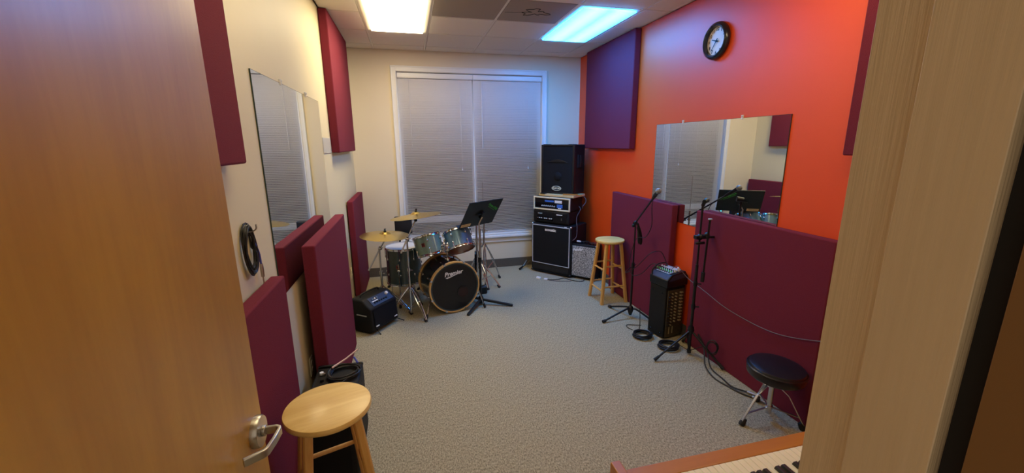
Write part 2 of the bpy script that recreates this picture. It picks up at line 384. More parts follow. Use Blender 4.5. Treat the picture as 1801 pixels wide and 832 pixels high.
# ---- ceiling lights
def clight(x0,y1,m,label):
    x1=x0+P; y0=y1-2*P; cx,cy=(x0+x1)/2,(y0+y1)/2
    t=thing('ceiling_light',label,'ceiling light',(cx,cy,ZC),0,None)
    fr=MB(); w=.038; z0,z1=-.006,.006
    X=P/2-.012; Y=P-.009
    for lo,hi in (((-X,-Y),(-X+w,Y)),((X-w,-Y),(X,Y)),((-X+w,-Y),(X-w,-Y+w)),((-X+w,Y-w),(X-w,Y))): fr.box((*lo,z0),(*hi,z1))
    fr.box((-P/2,-P,.1),(P/2,P,.104))
    for lo,hi in (((-P/2,-P),(-P/2+.004,P)),((P/2-.004,-P),(P/2,P)),((-P/2,-P),(P/2,-P+.004)),((-P/2,P-.004),(P/2,P))): fr.box((*lo,0.0),(*hi,.1))
    part(t,'troffer_frame',fr,'grid',False,.002)
    df=MB().box((-X+w,-Y+w,-.02),(X-w,Y-w,.004)); part(t,'diffuser',df,m)
yB=rA-P
clight(c0,yB,'lamp_warm','bright warm white fluorescent ceiling light left of the grey ceiling tiles')
clight(c0+3*P,yB,'lamp_blue','bright blue tinted ceiling light above the corner amplifiers')
clight(c0,yB-4*P,'lamp_near','warm white ceiling light over the near left of the room')
clight(c0+3*P,yB-4*P,'lamp_near','warm white ceiling light over the near right of the room')

# ================================================================== ACOUSTIC PANELS
def panel(name,lo,hi,label,rot=0):
    mb=MB().box(lo,hi)
    return single(name,mb,'maroon',label,'acoustic panel',None,.009)
t7=.074
panel('acoustic_panel',(XL+.003,.60,1.70),(XL+t7,1.81,ZC-.006),'maroon fabric panel high on the cream wall, just past the open door')
panel('acoustic_panel',(XL+.003,4.12,1.70),(XL+t7,5.32,ZC-.006),'maroon fabric panel up at the ceiling, on the cream wall next to the window wall')
panel('acoustic_panel',(XL+.012,.86,0),(XL+t7,2.07,1.165),'maroon fabric panel on the floor between the open door and the left mirror')
panel('acoustic_panel',(-.629,2.505,0),(-.554,3.66,1.20),'maroon fabric panel standing in front of the left mirror, behind the cable-topped amplifier')
panel('acoustic_panel',(XL+.012,4.655,0),(XL+t7,5.625,1.175),'maroon fabric panel on the floor beside the drum kit cymbals at the left wall')
panel('acoustic_panel',(XR-t7,4.095,1.70),(XR-.003,5.29,ZC-.008),'purple lit fabric panel up at the ceiling on the orange wall')
panel('acoustic_panel',(XR-t7,.62,1.69),(XR-.003,1.80,ZC-.006),'maroon fabric panel high on the orange wall, cut off by the door frame')
panel('acoustic_panel',(XR-t7,3.262,0),(XR-.012,4.43,1.205),'maroon fabric panel standing on the floor behind the far wooden stool')
panel('acoustic_panel',(XR-t7,1.745,0),(XR-.012,2.935,1.208),'maroon fabric panel standing on the floor behind the black round throne')

# ================================================================== MIRRORS, CLOCK, WALL BITS
def mirror(label,side,y0,y1,z0,z1,clips):
    x=XL if side<0 else XR; s=1 if side<0 else -1
    t=thing('wall_mirror',label,'mirror',(x,(y0+y1)/2,z0))
    a,b=sorted((x+s*.0005,x+s*.006)); ed=MB().box((a,y0,z0),(b,y1,z1)); part(t,'mirror_backing',ed,'glassedge',True)
    xf=x+s*.0065; q=MB().add([(xf,y0+.002,z0+.002),(xf,y1-.002,z0+.002),(xf,y1-.002,z1-.002),(xf,y0+.002,z1-.002)],[(0,1,2,3) if s>0 else (3,2,1,0)])
    part(t,'mirror_glass',q,'mirror',True)
    for cy in clips:
        c=MB(); c.box((min(x,x+s*.012),cy-.008,z1-.012),(max(x,x+s*.012),cy+.008,z1+.02)); c.ball((x+s*.012,cy,z1+.012),.006,6)
        part(t,'mirror_clip',c,'clip',True,.002)
mirror('frameless mirror on the cream wall reflecting the blinds',-1,2.21,3.713,1.0,2.11,(2.68,3.28))
mirror('frameless mirror on the orange wall',1,2.211,3.708,1.045,1.94,(2.62,3.3))
t=thing('wall_clock','round clock with navy rim on the orange wall above the mirror','clock',(XR,2.963,2.538))
fm=face((0,0,0),(0,-1,0),(0,0,1))  # local z -> -x
part(t,'rim',MB(fm).lathe([(.105,.004),(.135,.004),(.139,.018),(.132,.036),(.118,.044),(.106,.038),(.103,.012)],56),'clockrim')
part(t,'dial',MB(fm).lathe([(0,.012),(.108,.012),(.108,.005),(0,.005)],48),'clockface')
hn=MB(fm)
for ang,L,w in ((288,.05,.006),(216,.082,.0035)):
    a=math.radians(90-ang); d=Vector((cos(a),sin(a))); q=Vector((-d.y,d.x))*w; b=-.02*d
    hn.prism([tuple(b+q),tuple(b-q),tuple(d*L-q*.5),tuple(d*L+q*.5)],.017,.019)
hn.lathe([(0,.016),(.007,.016),(.007,.022),(0,.022)],14); part(t,'clock_hands',hn,'ink')
for k in range(1,13):
    a=math.radians(90-30*k)
    lettering(t,'numeral',str(k),.034,fm@Matrix.Translation((.085*cos(a),.085*sin(a),.0125)),'ochre' if k in (9,10,11) else 'ink',extrude=.0004,bold=.001)
def outlet(y,z,label):
    t=thing('wall_outlet',label,'power outlet',(XL,y,z))
    part(t,'cover_plate',MB().rbox((0,-.036,-.058),(.006,.036,.058),.002),'plate',False)
    for dz in (-.022,.022):
        s=MB().lathe([(0,0),(.016,0),(.016,.003),(0,.003)],16,zaxis((.006,0,dz),(1,0,0))); r=part(t,'socket',s,'plate')
        sl=MB(); sl.box((.0091,-.008,dz-.004),(.0098,-.005,dz+.006)); sl.box((.0091,.005,dz-.004),(.0098,.008,dz+.005)); part(r,'slots',sl,'slot')
outlet(2.60,.40,'ivory wall outlet beside the cable-topped black amplifier'); outlet(4.585,.40,'ivory wall outlet in the gap by the drum kit')
single('grey_rectangle',MB().box((XL,3.74,1.70),(XL+.006,4.10,1.83)),'greyflat','small flat grey rectangle between the left mirror and the upper panel','wall plate',None,.002)  # thin grey rectangle lying flat on the cream wall
# cable coil on the wall, hung on a hook
def coil_pts(c, ax, ay, rx, ry, turns, jit, k=22, nrm=None, step=.004):
    A=Vector(ax);B=Vector(ay);Nn=A.cross(B) if nrm is None else Vector(nrm); out=[]
    for i in range(int(turns*k)+1):
        t=2*pi*i/k; tt=i/k; w=1+jit*sin(tt*2.3+1)+jit*.6*sin(t*1.3+tt)
        out.append(tuple(Vector(c)+A*rx*w*cos(t)+B*ry*w*sin(t)+Nn*(.006+step*(tt%4)+.003*sin(t*2+tt))))
    return out
t=thing('cable_coil','black instrument cable coiled on a hook, hanging on the cream wall by the door','cable',(XL,1.875,1.25))
m_=MB().tube(coil_pts((XL+.004,1.868,1.345),(0,1,0),(0,0,1),.052,.094,7,.12),.0042,7); part(t,'cable_loops',m_,'cable',True)
part(t,'cable_tail',MB().tube(spline([(XL+.02,1.92,1.36),(XL+.022,1.945,1.31),(XL+.02,1.957,1.255)]),.0042,7),'bluecable',True,label='blue sleeve of the cable end')
part(t,'jack_plug',MB().lathe([(0,-.10),(.003,-.098),(.003,-.06),(.007,-.06),(.008,-.02),(.006,0),(0,0)],12,Matrix.Translation((XL+.02,1.957,1.258))),'steel',True)
part(t,'hook',MB().tube(spline([(XL,1.868,1.425),(XL+.03,1.868,1.42),(XL+.05,1.868,1.43),(XL+.052,1.868,1.45)]),.003,6),'steel',True)

# ================================================================== STOOLS
def stool(loc,rz,h,label,spread=.16,rs=.168):
    t=thing('bar_stool',label,'stool',loc,rz,None)
    part(t,'seat',MB().lathe([(0,h-.032),(rs-.012,h-.032),(rs-.002,h-.024),(rs,h-.014),(rs-.004,h-.004),(rs-.018,h),(0,h)],56),'seatwood')
    top=.088; feet=[]
    for i,(sx,sy) in enumerate(((1,1),(-1,1),(-1,-1),(1,-1))):
        a=Vector((sx*top,sy*top,h-.03)); b=Vector((sx*spread,sy*spread,0)); feet.append((a,b))
        d=(b-a); w=.018; lg=MB()
        ux=Vector((1,0,0)); uy=Vector((0,1,0)); ring=[]
        oct_=[(w,-w*.6),(w,w*.6),(w*.6,w),(-w*.6,w),(-w,w*.6),(-w,-w*.6),(-w*.6,-w),(w*.6,-w)]
        v=[tuple(b+ux*p+uy*q) for p,q in oct_]+[tuple(a+ux*p+uy*q) for p,q in oct_]
        lg.add(v,[(k,(k+1)%8,8+(k+1)%8,8+k) for k in range(8)]+[tuple(range(7,-1,-1)),tuple(range(8,16))])
        part(t,'leg',lg,'legwood',False,.002)
    def at(i,z):
        a,b=feet[i]; return b+(a-b)*(z/a.z)
    for (i,j,zs) in ((0,1,(.20,.44)),(1,2,(.155,.40)),(2,3,(.20,.44)),(3,0,(.155,.40))):
        for z in zs:
            z=z*h/.74; p,q=at(i,z),at(j,z); part(t,'rung',MB().tube([tuple(p),tuple(p.lerp(q,.2)),tuple(p.lerp(q,.8)),tuple(q)],[.008,.0105,.0105,.008],10),'legwood')
    return t
stool((-.377,1.612,0),math.radians(18),.74,'round topped wooden bar stool in the foreground next to the door lever')
stool((2.15,4.09,0),math.radians(2),.715,'round topped wooden bar stool far off in front of the small silver grille amplifier',.152,.163)

# ================================================================== BLACK AMP BY NEAR STOOL
t=thing('guitar_amplifier','black floor amplifier with a cable coil on top, behind the near stool','amplifier',(-.475,2.235,0))
ax0,ax1,ay0,ay1,az=-.603,-.35,1.99,2.475,.455
part(t,'cabinet',MB().box((ax0,ay0,.02),(ax1,ay1,az)),'black',True,.012)
part(t,'front_grille',MB().box((ax0+.03,ay0-.004,.05),(ax1-.03,ay0,.38)),'grille',True,.003)
part(t,'control_plate',MB().box((ax0+.02,ay0+.05,az),(ax0+.085,ay1-.05,az+.003)),'blackplastic',True)
for k in range(5):
    part(t,'knob',MB().lathe([(0,0),(.010,0),(.009,.014),(0,.014)],12,Matrix.Translation((ax0+.052,ay0+.1+k*.065,az+.003))),'steel' if k==4 else 'blackplastic',True)
part(t,'top_bezel',MB().box((ax0+.004,ay1-.035,az),(ax1-.1,ay1-.018,az+.012)),'blackplastic',True,.003)
for x in (ax0+.01,ax1-.01):
    for y in (ay0+.02,ay1-.02): part(t,'corner_cap',MB().ball((x,y,az-.008),.014,6),'blackmetal',True)
for x in (ax0+.04,ax1-.04):
    for y in (ay0+.04,ay1-.04): part(t,'rubber_foot',MB().lathe([(0,0),(.018,0),(.015,.022),(0,.022)],12,Matrix.Translation((x,y,0))),'rubber',True)
part(t,'side_vent',MB().box((ax1,ay0+.03,.2),(ax1+.003,ay0+.06,.26)),'steel',True)
t=thing('cable_coil','black cable loosely coiled on top of the black amplifier behind the near stool','cable',(-.45,2.33,az))
part(t,'cable_loops',MB().tube(coil_pts((-.44,2.34,az+.004),(1,0,0),(0,1,0),.082,.078,6,.1,nrm=(0,0,1)),.004,7),'cable',True)
part(t,'cable_tail',MB().tube(spline([(-.40,2.27,az+.02),(-.46,2.20,az+.012),(-.52,2.12,az+.008),(-.57,2.06,az+.008)]),.004,7),'cable',True)
part(t,'jack_plug',MB().tube([(-.51,2.38,az+.03),(-.44,2.43,az+.05),(-.372,2.47,az+.085)],[.006,.005,.0045],8),'pinkwhite',True,label='pale plug stick standing out of the coil')
part(t,'jack_plug',MB().tube([(-.37,2.41,az+.025),(-.395,2.45,az+.045)],[.006,.006],8),'bluecable',True,label='short pale blue plug')
part(t,'jack_plug',MB().lathe([(0,0),(.011,0),(.011,.014),(0,.016)],12,Matrix.Translation((-.565,2.36,az+.006))),'letter',True,label='white round plug')

# ================================================================== PIANO
t=thing('upright_piano','brown wooden piano keyboard in the near right corner behind the door frame','piano',(1.2,.66,0))
px0,px1=.577,1.885
part(t,'case',MB().box((px0+.02,.345,.1),(px1-.02,.73,.80)),'pianowood',True,.006)
part(t,'lid',MB().box((px0,.34,.80),(px1,.75,.822)),'pianowood',True,.006)
part(t,'key_bed',MB().box((px0+.03,.73,.655),(px1-.03,.965,.705)),'pianowood',True,.004)
part(t,'key_slip',MB().box((px0+.034,.944,.68),(px1-.034,1.0,.741)),'pianowood',True,.004)
for x in (px0,px1-.034):
    part(t,'cheek_block',MB().box((x,.73,.655),(x+.034,1.026,.757)),'pianowood',True,.004)
    part(t,'leg',MB().box((x,.93,0),(x+.05,.99,.655)),'pianowood',True,.006)
kx=px0+.037; kw=.02355
for k in range(52):
    x=kx+k*kw; part(t,'white_key',MB().box((x+.0006,.79,.712),(x+kw-.0006,.941,.744)),'ivory',True,.0015)
# treble end at the left (seen from behind the player): C B A G F E D C ...
names='CBAGFED'
for k in range(51):
    nt_=names[k%7]
    # black key between white k and k+1 when moving down from note k is by a semitone-with-black
    if nt_ in 'BAGED':
        x=kx+(k+1)*kw; m_=MB(); m_.prism([(.79,.735),(.886,.735),(.878,.757),(.79,.757)],x-.0065,x+.0065,Matrix(((0,0,1,0),(1,0,0,0),(0,1,0,0),(0,0,0,1))))
        part(t,'black_key',m_,'ebony',True,.0015)
part(t,'pedal_board',MB().box((px0+.05,.62,.12),(px1-.05,.645,.55)),'pianowood',True)

# ================================================================== STANDS
def foot(root,p,d,r=.016,world=True):
    T=zaxis(p,d); return part(root,'rubber_foot',MB(T).lathe([(0,-.004),(r,-.004),(r*1.1,.012),(r*.75,.045),(0,.045)],12),'rubber',world)
def tripod(t,base,hub,feet,m='chrome',low=None,double=True,rad=.006,low_r=.012,sleeve=None):
    bx_,by_=base; low=low if low is not None else hub*.28
    part(t,'leg_collar',MB().lathe([(0,0),(.022,0),(.024,.02),(.018,.045),(0,.045)],16,Matrix.Translation((bx_,by_,hub-.03))),m if not sleeve else sleeve,True)
    part(t,'lower_collar',MB().lathe([(0,0),(.018,0),(.018,.03),(0,.03)],14,Matrix.Translation((bx_,by_,low-.01))),m,True)
    for fx,fy in feet:
        d=Vector((fx-bx_,fy-by_,0)); L=d.length; u=d.normalized(); q=Vector((-u.y,u.x,0))
        a=Vector((bx_,by_,hub))+u*.02; b=Vector((fx,fy,.022)); lg=MB()
        mid=a.lerp(b,.5)+Vector((0,0,hub*.06))
        if double:
            for s in (-1,1): lg.tube(spline([tuple(a+q*s*.007),tuple(mid+q*s*.016),tuple(b+q*s*.005)],6),rad,8)
            lg.tube([tuple(mid-q*.016),tuple(mid+q*.016)],rad*.8,6)
        else: lg.tube([tuple(a),tuple(b)],rad*1.3,10)
        l=part(t,'leg',lg,m,True); foot(l,tuple(Vector((fx,fy,.004))),tuple(a-b))
        br=MB(); e=a.lerp(b,.52)
        br.tube([(bx_+u.x*.012,by_+u.y*.012,low),tuple(e)],rad*.8,8); part(l,'brace',br,m,True)
def wing(root,p,m='blackplastic'):
    w=MB(zaxis(p,(0,0,1))); w.lathe([(0,0),(.009,0),(.008,.018),(0,.018)],10); w.box((-.016,-.003,.006),(.016,.003,.02)); return part(root,'wing_nut',w,m,True)
def cymbal(c,n,r,label):
    prof=[(.006,.03),(.02,.0295),(.038,.024),(.052,.012),(.062,.009),(r*.55,.001),(r*.8,-.006),(r,-.014),(r,-.0155),(r*.8,-.0075),(r*.55,-.0005),(.06,.0075),(.048,.010),(.034,.022),(.006,.028)]
    mb=MB(zaxis(c,n)).lathe(prof,72); return single('cymbal',mb,'brass',label,'cymbal',None)
def boomstand(base,hub,feet,joint,tail,tip,cn,label):
    t=thing('cymbal_stand',label,'cymbal stand',(*base,0))
    b=Vector((*base,0)); tripod(t,base,hub,feet)
    part(t,'column',MB().tube([(*base,.03),(*base,joint[2]*.6)],.0125,14).tube([(*base,joint[2]*.6),(*base,joint[2])],.0095,12),'chrome',True)
    part(t,'height_clamp',MB().lathe([(0,0),(.018,0),(.018,.035),(0,.035)],14,Matrix.Translation((*base,joint[2]*.6-.01))).tube([(base[0],base[1],joint[2]*.6),(base[0]+.04,base[1]-.01,joint[2]*.6)],.005,8),'chrome',True)
    part(t,'boom_clamp',MB().ball(joint,.022,8).tube([joint,(joint[0]+.03,joint[1]-.02,joint[2]+.01)],.006,8),'chrome',True)
    part(t,'boom_arm',MB().tube([joint,tip],.0075,10),'chrome',True); part(t,'boom_tail',MB().tube([tail,joint],.0085,10),'silverpanel',True,label='pale rear end of the boom rod')
    n=Vector(cn).normalized(); tp=Vector(tip); c=tp+n*.055
    part(t,'tilter',MB().ball(tip,.017,8).tube([tip,tuple(c+n*.06)],.004,8),'chrome_dark',True)
    w=MB(zaxis(tuple(c+n*.028),n)); w.lathe([(0,0),(.014,0),(.014,.012),(.007,.014),(.007,.03),(0,.032)],12); w.box((-.014,-.003,.018),(.014,.003,.034)); part(t,'wing_nut',w,'blackplastic',True)
    return t,c
s1,c1=boomstand((-.355,4.42),.27,[(-.058,4.216),(-.60,4.33),(-.36,4.78)],(-.345,4.41,.70),(-.47,4.32,.49),(-.285,4.37,.80),(.05,-.02,1),'chrome boom stand holding the lower left cymbal')
cymbal(tuple(c1),(.05,-.02,1),.25,'large golden cymbal, lower of the two, over the floor tom side')
s2,c2=boomstand((-.062,4.20),.31,[(.082,3.985),(-.30,4.14),(.05,4.46)],(-.058,4.20,.83),(-.127,4.10,.71),(.036,4.2,1.02),(.10,.05,1),'chrome boom stand holding the higher cymbal, in front of the floor tom')
c2b=c2; cymbal(tuple(c2),(-.105,.06,1),.255,'golden cymbal, higher of the two, in front of the window')

# ================================================================== DRUMS
def drum(name,label,c,axis,r,h,shell,rim,top,bottom,lugs=6,roll=0,hooph=.022,cat='drum',badge=None,logo=None,wood=False):
    """c: centre of the lower head, axis: towards the playing head"""
    t=thing(name,label,cat,(c[0],c[1],0)); T=zaxis(c,axis,roll)
    part(t,'shell',MB(T).lathe([(r-.012,.004),(r-.004,.004),(r-.004,h-.004),(r-.012,h-.004)],56),shell,True)
    part(t,'bottom_head',MB(T).lathe([(0,.001),(r-.006,.001),(r-.006,.006),(0,.006)],48),bottom,True)
    part(t,'top_head',MB(T).lathe([(0,h-.006),(r-.006,h-.006),(r-.006,h+.001),(0,h+.001)],48),top,True)
    for z in (0,h):
        s=-1 if z==0 else 1
        if wood: pr=[(r-.006,z-s*.022),(r+.008,z-s*.022),(r+.010,z-s*.0),(r+.008,z+s*.012),(r-.006,z+s*.012),(r-.006,z-s*.022)]
        else: pr=[(r-.003,z-s*.012),(r+.005,z-s*.012),(r+.002,z-s*.004),(r+.002,z+s*.006),(r+.006,z+s*.010),(r-.002,z+s*.010),(r-.003,z-s*.012)]
        if s<0: pr=pr[::-1]
        part(t,'hoop',MB(T).lathe(pr,56),rim,True)
    for k in range(lugs):
        a=2*pi*(k+.5)/lugs
        for z in ((h*.28,h*.72) if h>.16 else (h*.5,)):
            L=MB(T@Matrix.Rotation(a,4,'Z')); L.ball((r+.004,0,z),.011,6,(.9,.8,1.5)); 
            zz=(h if z>=h*.5 else 0); L.tube([(r+.009,0,z),(r+.009,0,zz)],.0028,6)
            if wood: L.box((r-.004,-.011,zz-.014 if zz else -.014),(r+.014,.011,zz+.014))
            else: L.box((r,-.006,zz-.008),(r+.013,.006,zz+.010))
            part(t,'tension_lug',L,'chrome',True)
    return t,T
# bass drum: axis from rear head to front head
bF=Vector((.399,4.15,.288)); bR=Vector((.300,4.53,.288)); ax=(bF-bR)
t,T=drum('bass_drum','black shelled bass drum with maple hoops lying on its side in the kit',tuple(bR),tuple(ax),.272,ax.length,'shell_bass','hoopwood','head_black','head_white',8,wood=True)
fr=Vector((-ax.y,ax.x,0)).normalized()  # right of viewer facing the head
axn=ax.normalized(); F=face(tuple(bF+axn*.003),tuple(fr),(0,0,1))
lettering(t,'maker_lettering','Premier',.062,F@Matrix.Translation((-.01,.155,0))@Matrix.Rotation(.08,4,'Z'),'letter',True,shear=.25,bold=.002)
part(t,'logo_swoosh',MB(F).prism([(-.10,.112),(-.085,.118),(-.03,.128),(.06,.146),(.065,.15),(-.03,.118),(-.08,.104)],0,.001),'letter',True)
part(t,'port_ring',MB(F@Matrix.Translation((.092,-.068,0))).lathe([(.058,0),(.066,0),(.066,.003),(.058,.003)],36),'blackplastic',True)
part(t,'port_hole',MB(F@Matrix.Translation((.092,-.068,0))).lathe([(0,.0012),(.06,.0012),(.06,.0005),(0,.0005)],36),'port',True)
part(t,'inner_hoop_ring',MB(F).lathe([(.252,0),(.262,0),(.262,.006),(.252,.006)],56),'shell_dark',True)
for p0,p1 in (((.155,4.235,.22),(.085,4.04,.008)),((.648,4.235,.25),(.726,4.195,.008))):
    sp=MB().tube([p0,p1],.0065,8).ball(p0,.018,6); s_=part(t,'spur',sp,'chrome',True); foot(s_,p1,tuple(Vector(p0)-Vector(p1)),.013)
top=(bF+bR)/2+Vector((.0,.0,.268))
tm=MB(); tm.lathe([(0,-.01),(.035,-.01),(.03,.012),(.016,.02),(.012,.02)],18,Matrix.Translation(tuple(top))); tm.tube([tuple(top),tuple(top+Vector((0,0,.11)))],.012,12)
tm.lathe([(0,0),(.036,0),(.038,.006),(.038,.058),(.034,.064),(0,.064)],24,Matrix.Translation(tuple(top+Vector((0,0,.09))))); tm.tube([tuple(top+Vector((-.06,-.01,.12))),tuple(top+Vector((.06,-.01,.13)))],.007,8)
hold=top+Vector((0,0,.125)); tm2=MB()
part(t,'tom_mount',tm,'chrome',True)
# toms
d1=Vector((-.22,.30,1)).normalized(); c_t1=Vector((.182,4.40,.60))
t1,T1=drum('rack_tom','green sparkle tom, left one of the pair over the bass drum',tuple(c_t1),tuple(d1),.152,.205,'shell_green','chrome','head_white','head_clear',6,roll=.4)
d2=Vector((-.20,.62,1)).normalized(); c_t2=Vector((.505,4.36,.645))
t2,T2=drum('rack_tom','blue sparkle tom, right one of the pair over the bass drum',tuple(c_t2),tuple(d2),.150,.20,'shell_blue','chrome','head_white','head_clear',6,roll=.2)
for tt,cc,dd in ((t1,c_t1,d1),(t2,c_t2,d2)):
    e=cc+dd*.11+(hold-cc-dd*.11).normalized()*.145
    part(tt,'mounting_arm',MB().tube([tuple(hold),tuple(hold.lerp(e,.5)+Vector((0,0,.03))),tuple(e)],.008,8).ball(tuple(e),.028,6).ball(tuple(hold.lerp(e,.45)+Vector((0,0,.03))),.02,6).tube([tuple(e+Vector((-.03,-.03,.01))),tuple(e+Vector((.03,-.03,.02)))],.006,8),'chrome',True)
def badge(tt,c,axis,r,zh,px_dir):
    """square red maker badge on the shell facing px_dir"""
    a=Vector(axis).normalized(); d=Vector(px_dir); d=(d-a*d.dot(a)).normalized(); o=Vector(c)+a*zh+d*(r-.002); rt=a.cross(d)
    Fm=face(tuple(o),tuple(rt),tuple(a)); b=part(tt,'badge',MB(Fm).box((-.018,-.02,-.006),(.018,.02,.003)),'badge',True,.002)
    lettering(b,'badge_letter','P',.034,Fm@Matrix.Translation((0,-.001,.0034)),'ink',True,extrude=.0003,bold=.001)
badge(t1,c_t1,d1,.152,.11,(-.38,-1,0))
c_ft=Vector((-.118,4.66,.245)); t3,T3=drum('floor_tom','dark slate floor tom standing on the left of the kit under the cymbals',tuple(c_ft),(0,0,1),.195,.40,'shell_dark','chrome','head_white','head_white',8,roll=.2)
badge(t3,c_ft,(0,0,1),.195,.21,(-.36,-1,0))
for a in (.5,2.4,4.45):
    x,y=c_ft.x+.212*cos(a),c_ft.y+.212*sin(a)
    l=part(t3,'leg',MB().tube([(x,y,.5),(x,y,.06),(x+.03*cos(a),y+.03*sin(a),.012)],.006,8).ball((x,y,.42),.02,6),'chrome',True); foot(l,(x+.03*cos(a),y+.03*sin(a),.004),(0,0,1),.014)
# snare on its stand behind the toms
c_s=Vector((.225,4.86,.50)); t4,T4=drum('snare_drum','shallow chrome snare drum half hidden behind the toms',tuple(c_s),(0,.08,1),.178,.13,'chrome','chrome','head_white','head_clear',8)
t=thing('snare_stand','chrome tripod stand under the snare drum','stand',(.225,4.87,0)); tripod(t,(.225,4.87),.22,[(.02,4.98),(.40,4.98),(.225,5.14)])
part(t,'column',MB().tube([(.225,4.87,.04),(.225,4.87,.44)],.011,12),'chrome',True)
bk=MB()
for a in (.5,2.6,4.7): bk.tube([(.225,4.87,.43),(.225+.16*cos(a),4.87+.16*sin(a),.47),(.225+.19*cos(a),4.87+.19*sin(a),.50)],.006,6)
part(t,'basket',bk,'chrome',True)
# bass drum pedal
t=thing('bass_pedal','small black and chrome bass drum pedal behind the bass drum','pedal',(.27,4.68,0))
part(t,'base_plate',MB().box((.215,4.60,.004),(.315,4.86,.014)),'blackmetal',True,.003)
part(t,'footboard',MB().add([(.225,4.86,.02),(.305,4.86,.02),(.305,4.63,.09),(.225,4.63,.09),(.225,4.86,.028),(.305,4.86,.028),(.305,4.63,.098),(.225,4.63,.098)],[(3,2,1,0),(4,5,6,7),(0,1,5,4),(1,2,6,5),(2,3,7,6),(3,0,4,7)]),'steel',True)
part(t,'beater',MB().tube([(.27,4.60,.19),(.28,4.575,.26)],.005,8).ball((.28,4.568,.27),.02,6).tube([(.215,4.61,.19),(.315,4.61,.19)],.007,8),'chrome',True)
part(t,'upright_post',MB().tube([(.222,4.61,.01),(.222,4.61,.2)],.007,8).tube([(.308,4.61,.01),(.308,4.61,.2)],.007,8),'chrome',True)
# drummer's seat with backrest
t=thing('drum_throne','black drum throne with upright backrest behind the floor tom','stool',(-.10,5.10,0))
tripod(t,(-.10,5.10),.28,[(-.34,5.16),(.08,5.27),(-.02,4.90)])
part(t,'column',MB().tube([(-.10,5.10,.05),(-.10,5.10,.47)],.014,12),'chrome',True)
part(t,'seat',MB().lathe([(0,.46),(.14,.46),(.17,.48),(.175,.52),(.165,.545),(0,.555)],40,Matrix.Translation((-.10,5.10,0))),'leather',True)
part(t,'backrest_post',MB().tube(spline([(-.16,5.16,.45),(-.165,5.30,.46),(-.165,5.33,.56),(-.165,5.315,.72)]),.012,10).tube(spline([(-.06,5.16,.45),(-.06,5.30,.46),(-.06,5.33,.56),(-.06,5.315,.72)]),.010,10),'blackmetal',True)
part(t,'backrest',MB(Matrix.Translation((-.112,5.29,0))).rbox((-.105,-.025,.655),(.11,.02,.885),.02,4),'leather',True,.02)

# hardware right of the kit
def plainstand(name,label,base,hub,feet,top,cat='stand',rodtop=None):
    t=thing(name,label,cat,(*base,0)); tripod(t,base,hub,feet)
    part(t,'column',MB().tube([(*base,.03),(*base,top)],.0125,12),'chrome',True)
    return t
t=plainstand('hi_hat_stand','chrome stand with a thin tall rod rising behind the music stand, without cymbals',(.885,5.07),.50,[(1.104,5.156),(.66,5.20),(.86,4.86)],.80)
part(t,'pull_rod',MB().tube([(.885,5.07,.8),(.885,5.07,1.30)],.0035,8),'steel',True)
part(t,'clamp',MB().lathe([(0,0),(.02,0),(.02,.04),(0,.04)],12,Matrix.Translation((.885,5.07,.66))).tube([(.885,5.07,.68),(.93,5.05,.68)],.006,8),'chrome',True)
t=plainstand('cymbal_stand','short chrome tripod stand without a cymbal, feet nearest the music stand legs',(.80,4.90),.30,[(1.022,4.784),(.868,4.74),(.62,4.97)],.50,'stand')
part(t,'clamp',MB().lathe([(0,0),(.02,0),(.02,.04),(0,.04)],12,Matrix.Translation((.80,4.90,.40))),'chrome_dark',True)
t=thing('folded_stand','folded chrome and black hardware stand standing upright between tom and music stand','stand',(.722,4.64,0))
bx,by=.722,4.64
part(t,'column',MB().tube([(bx,by,.02),(bx,by,.86)],.0135,14),'chrome',True)
part(t,'top_cap',MB().lathe([(0,0),(.03,0),(.032,.012),(.02,.03),(0,.03)],16,Matrix.Translation((bx,by,.845))),'chrome',True)
for dx_,dy_ in ((.028,-.005),(-.022,-.012),(.0,.028)):
    part(t,'leg',MB().tube([(bx+dx_,by+dy_,.50),(bx+dx_*1.3,by+dy_*1.3,.06)],.010,8),'chrome_dark',True)
    part(t,'rubber_foot',MB().lathe([(0,0),(.018,0),(.015,.06),(0,.06)],10,Matrix.Translation((bx+dx_*1.5,by+dy_*1.5,0))),'rubber',True)
part(t,'collar',MB().lathe([(0,0),(.03,0),(.03,.04),(0,.04)],16,Matrix.Translation((bx,by,.50))),'chrome',True)
part(t,'wing_screw',MB().tube([(bx,by,.16),(bx-.09,by-.03,.17)],.005,8).ball((bx-.09,by-.03,.17),.013,6),'chrome',True)
part(t,'pedal_block',MB(Matrix.Translation((bx+.06,by+.02,0))).rbox((-.06,-.05,.0),(.05,.05,.09),.015),'blackplastic',True,.006)
part(t,'upper_tube',MB().tube([(bx+.045,by+.01,.05),(bx+.045,by+.01,.80)],.010,10),'chrome',True)

# music stand
mb0=Vector((.70,4.30,0)); t=thing('music_stand','black music stand desk on a thin post in front of the window, back turned','music stand',tuple(mb0))
phi=math.radians(35); w=Vector((cos(phi),sin(phi),0)); lean=Vector((sin(phi),-cos(phi),0)); h=(Vector((0,0,.285))+lean*.18); hn_=h.normalized()
ctr=Vector((.735,4.33,1.035)); nrm=w.cross(hn_).normalized()
if nrm.y>0: nrm=-nrm
Fd=face(tuple(ctr),tuple(w),tuple(hn_)) ; W2,H2=.255,.17
d_=MB(Fd).box((-W2,-H2,-.0015),(W2,H2,.0015)); d_.box((-W2,-H2-.002,-.055),(W2,-H2+.001,.0015)); d_.box((-W2,H2-.006,-.006),(W2,H2,.0015))
dk=part(t,'desk',d_,'blackmetal',True,.001)
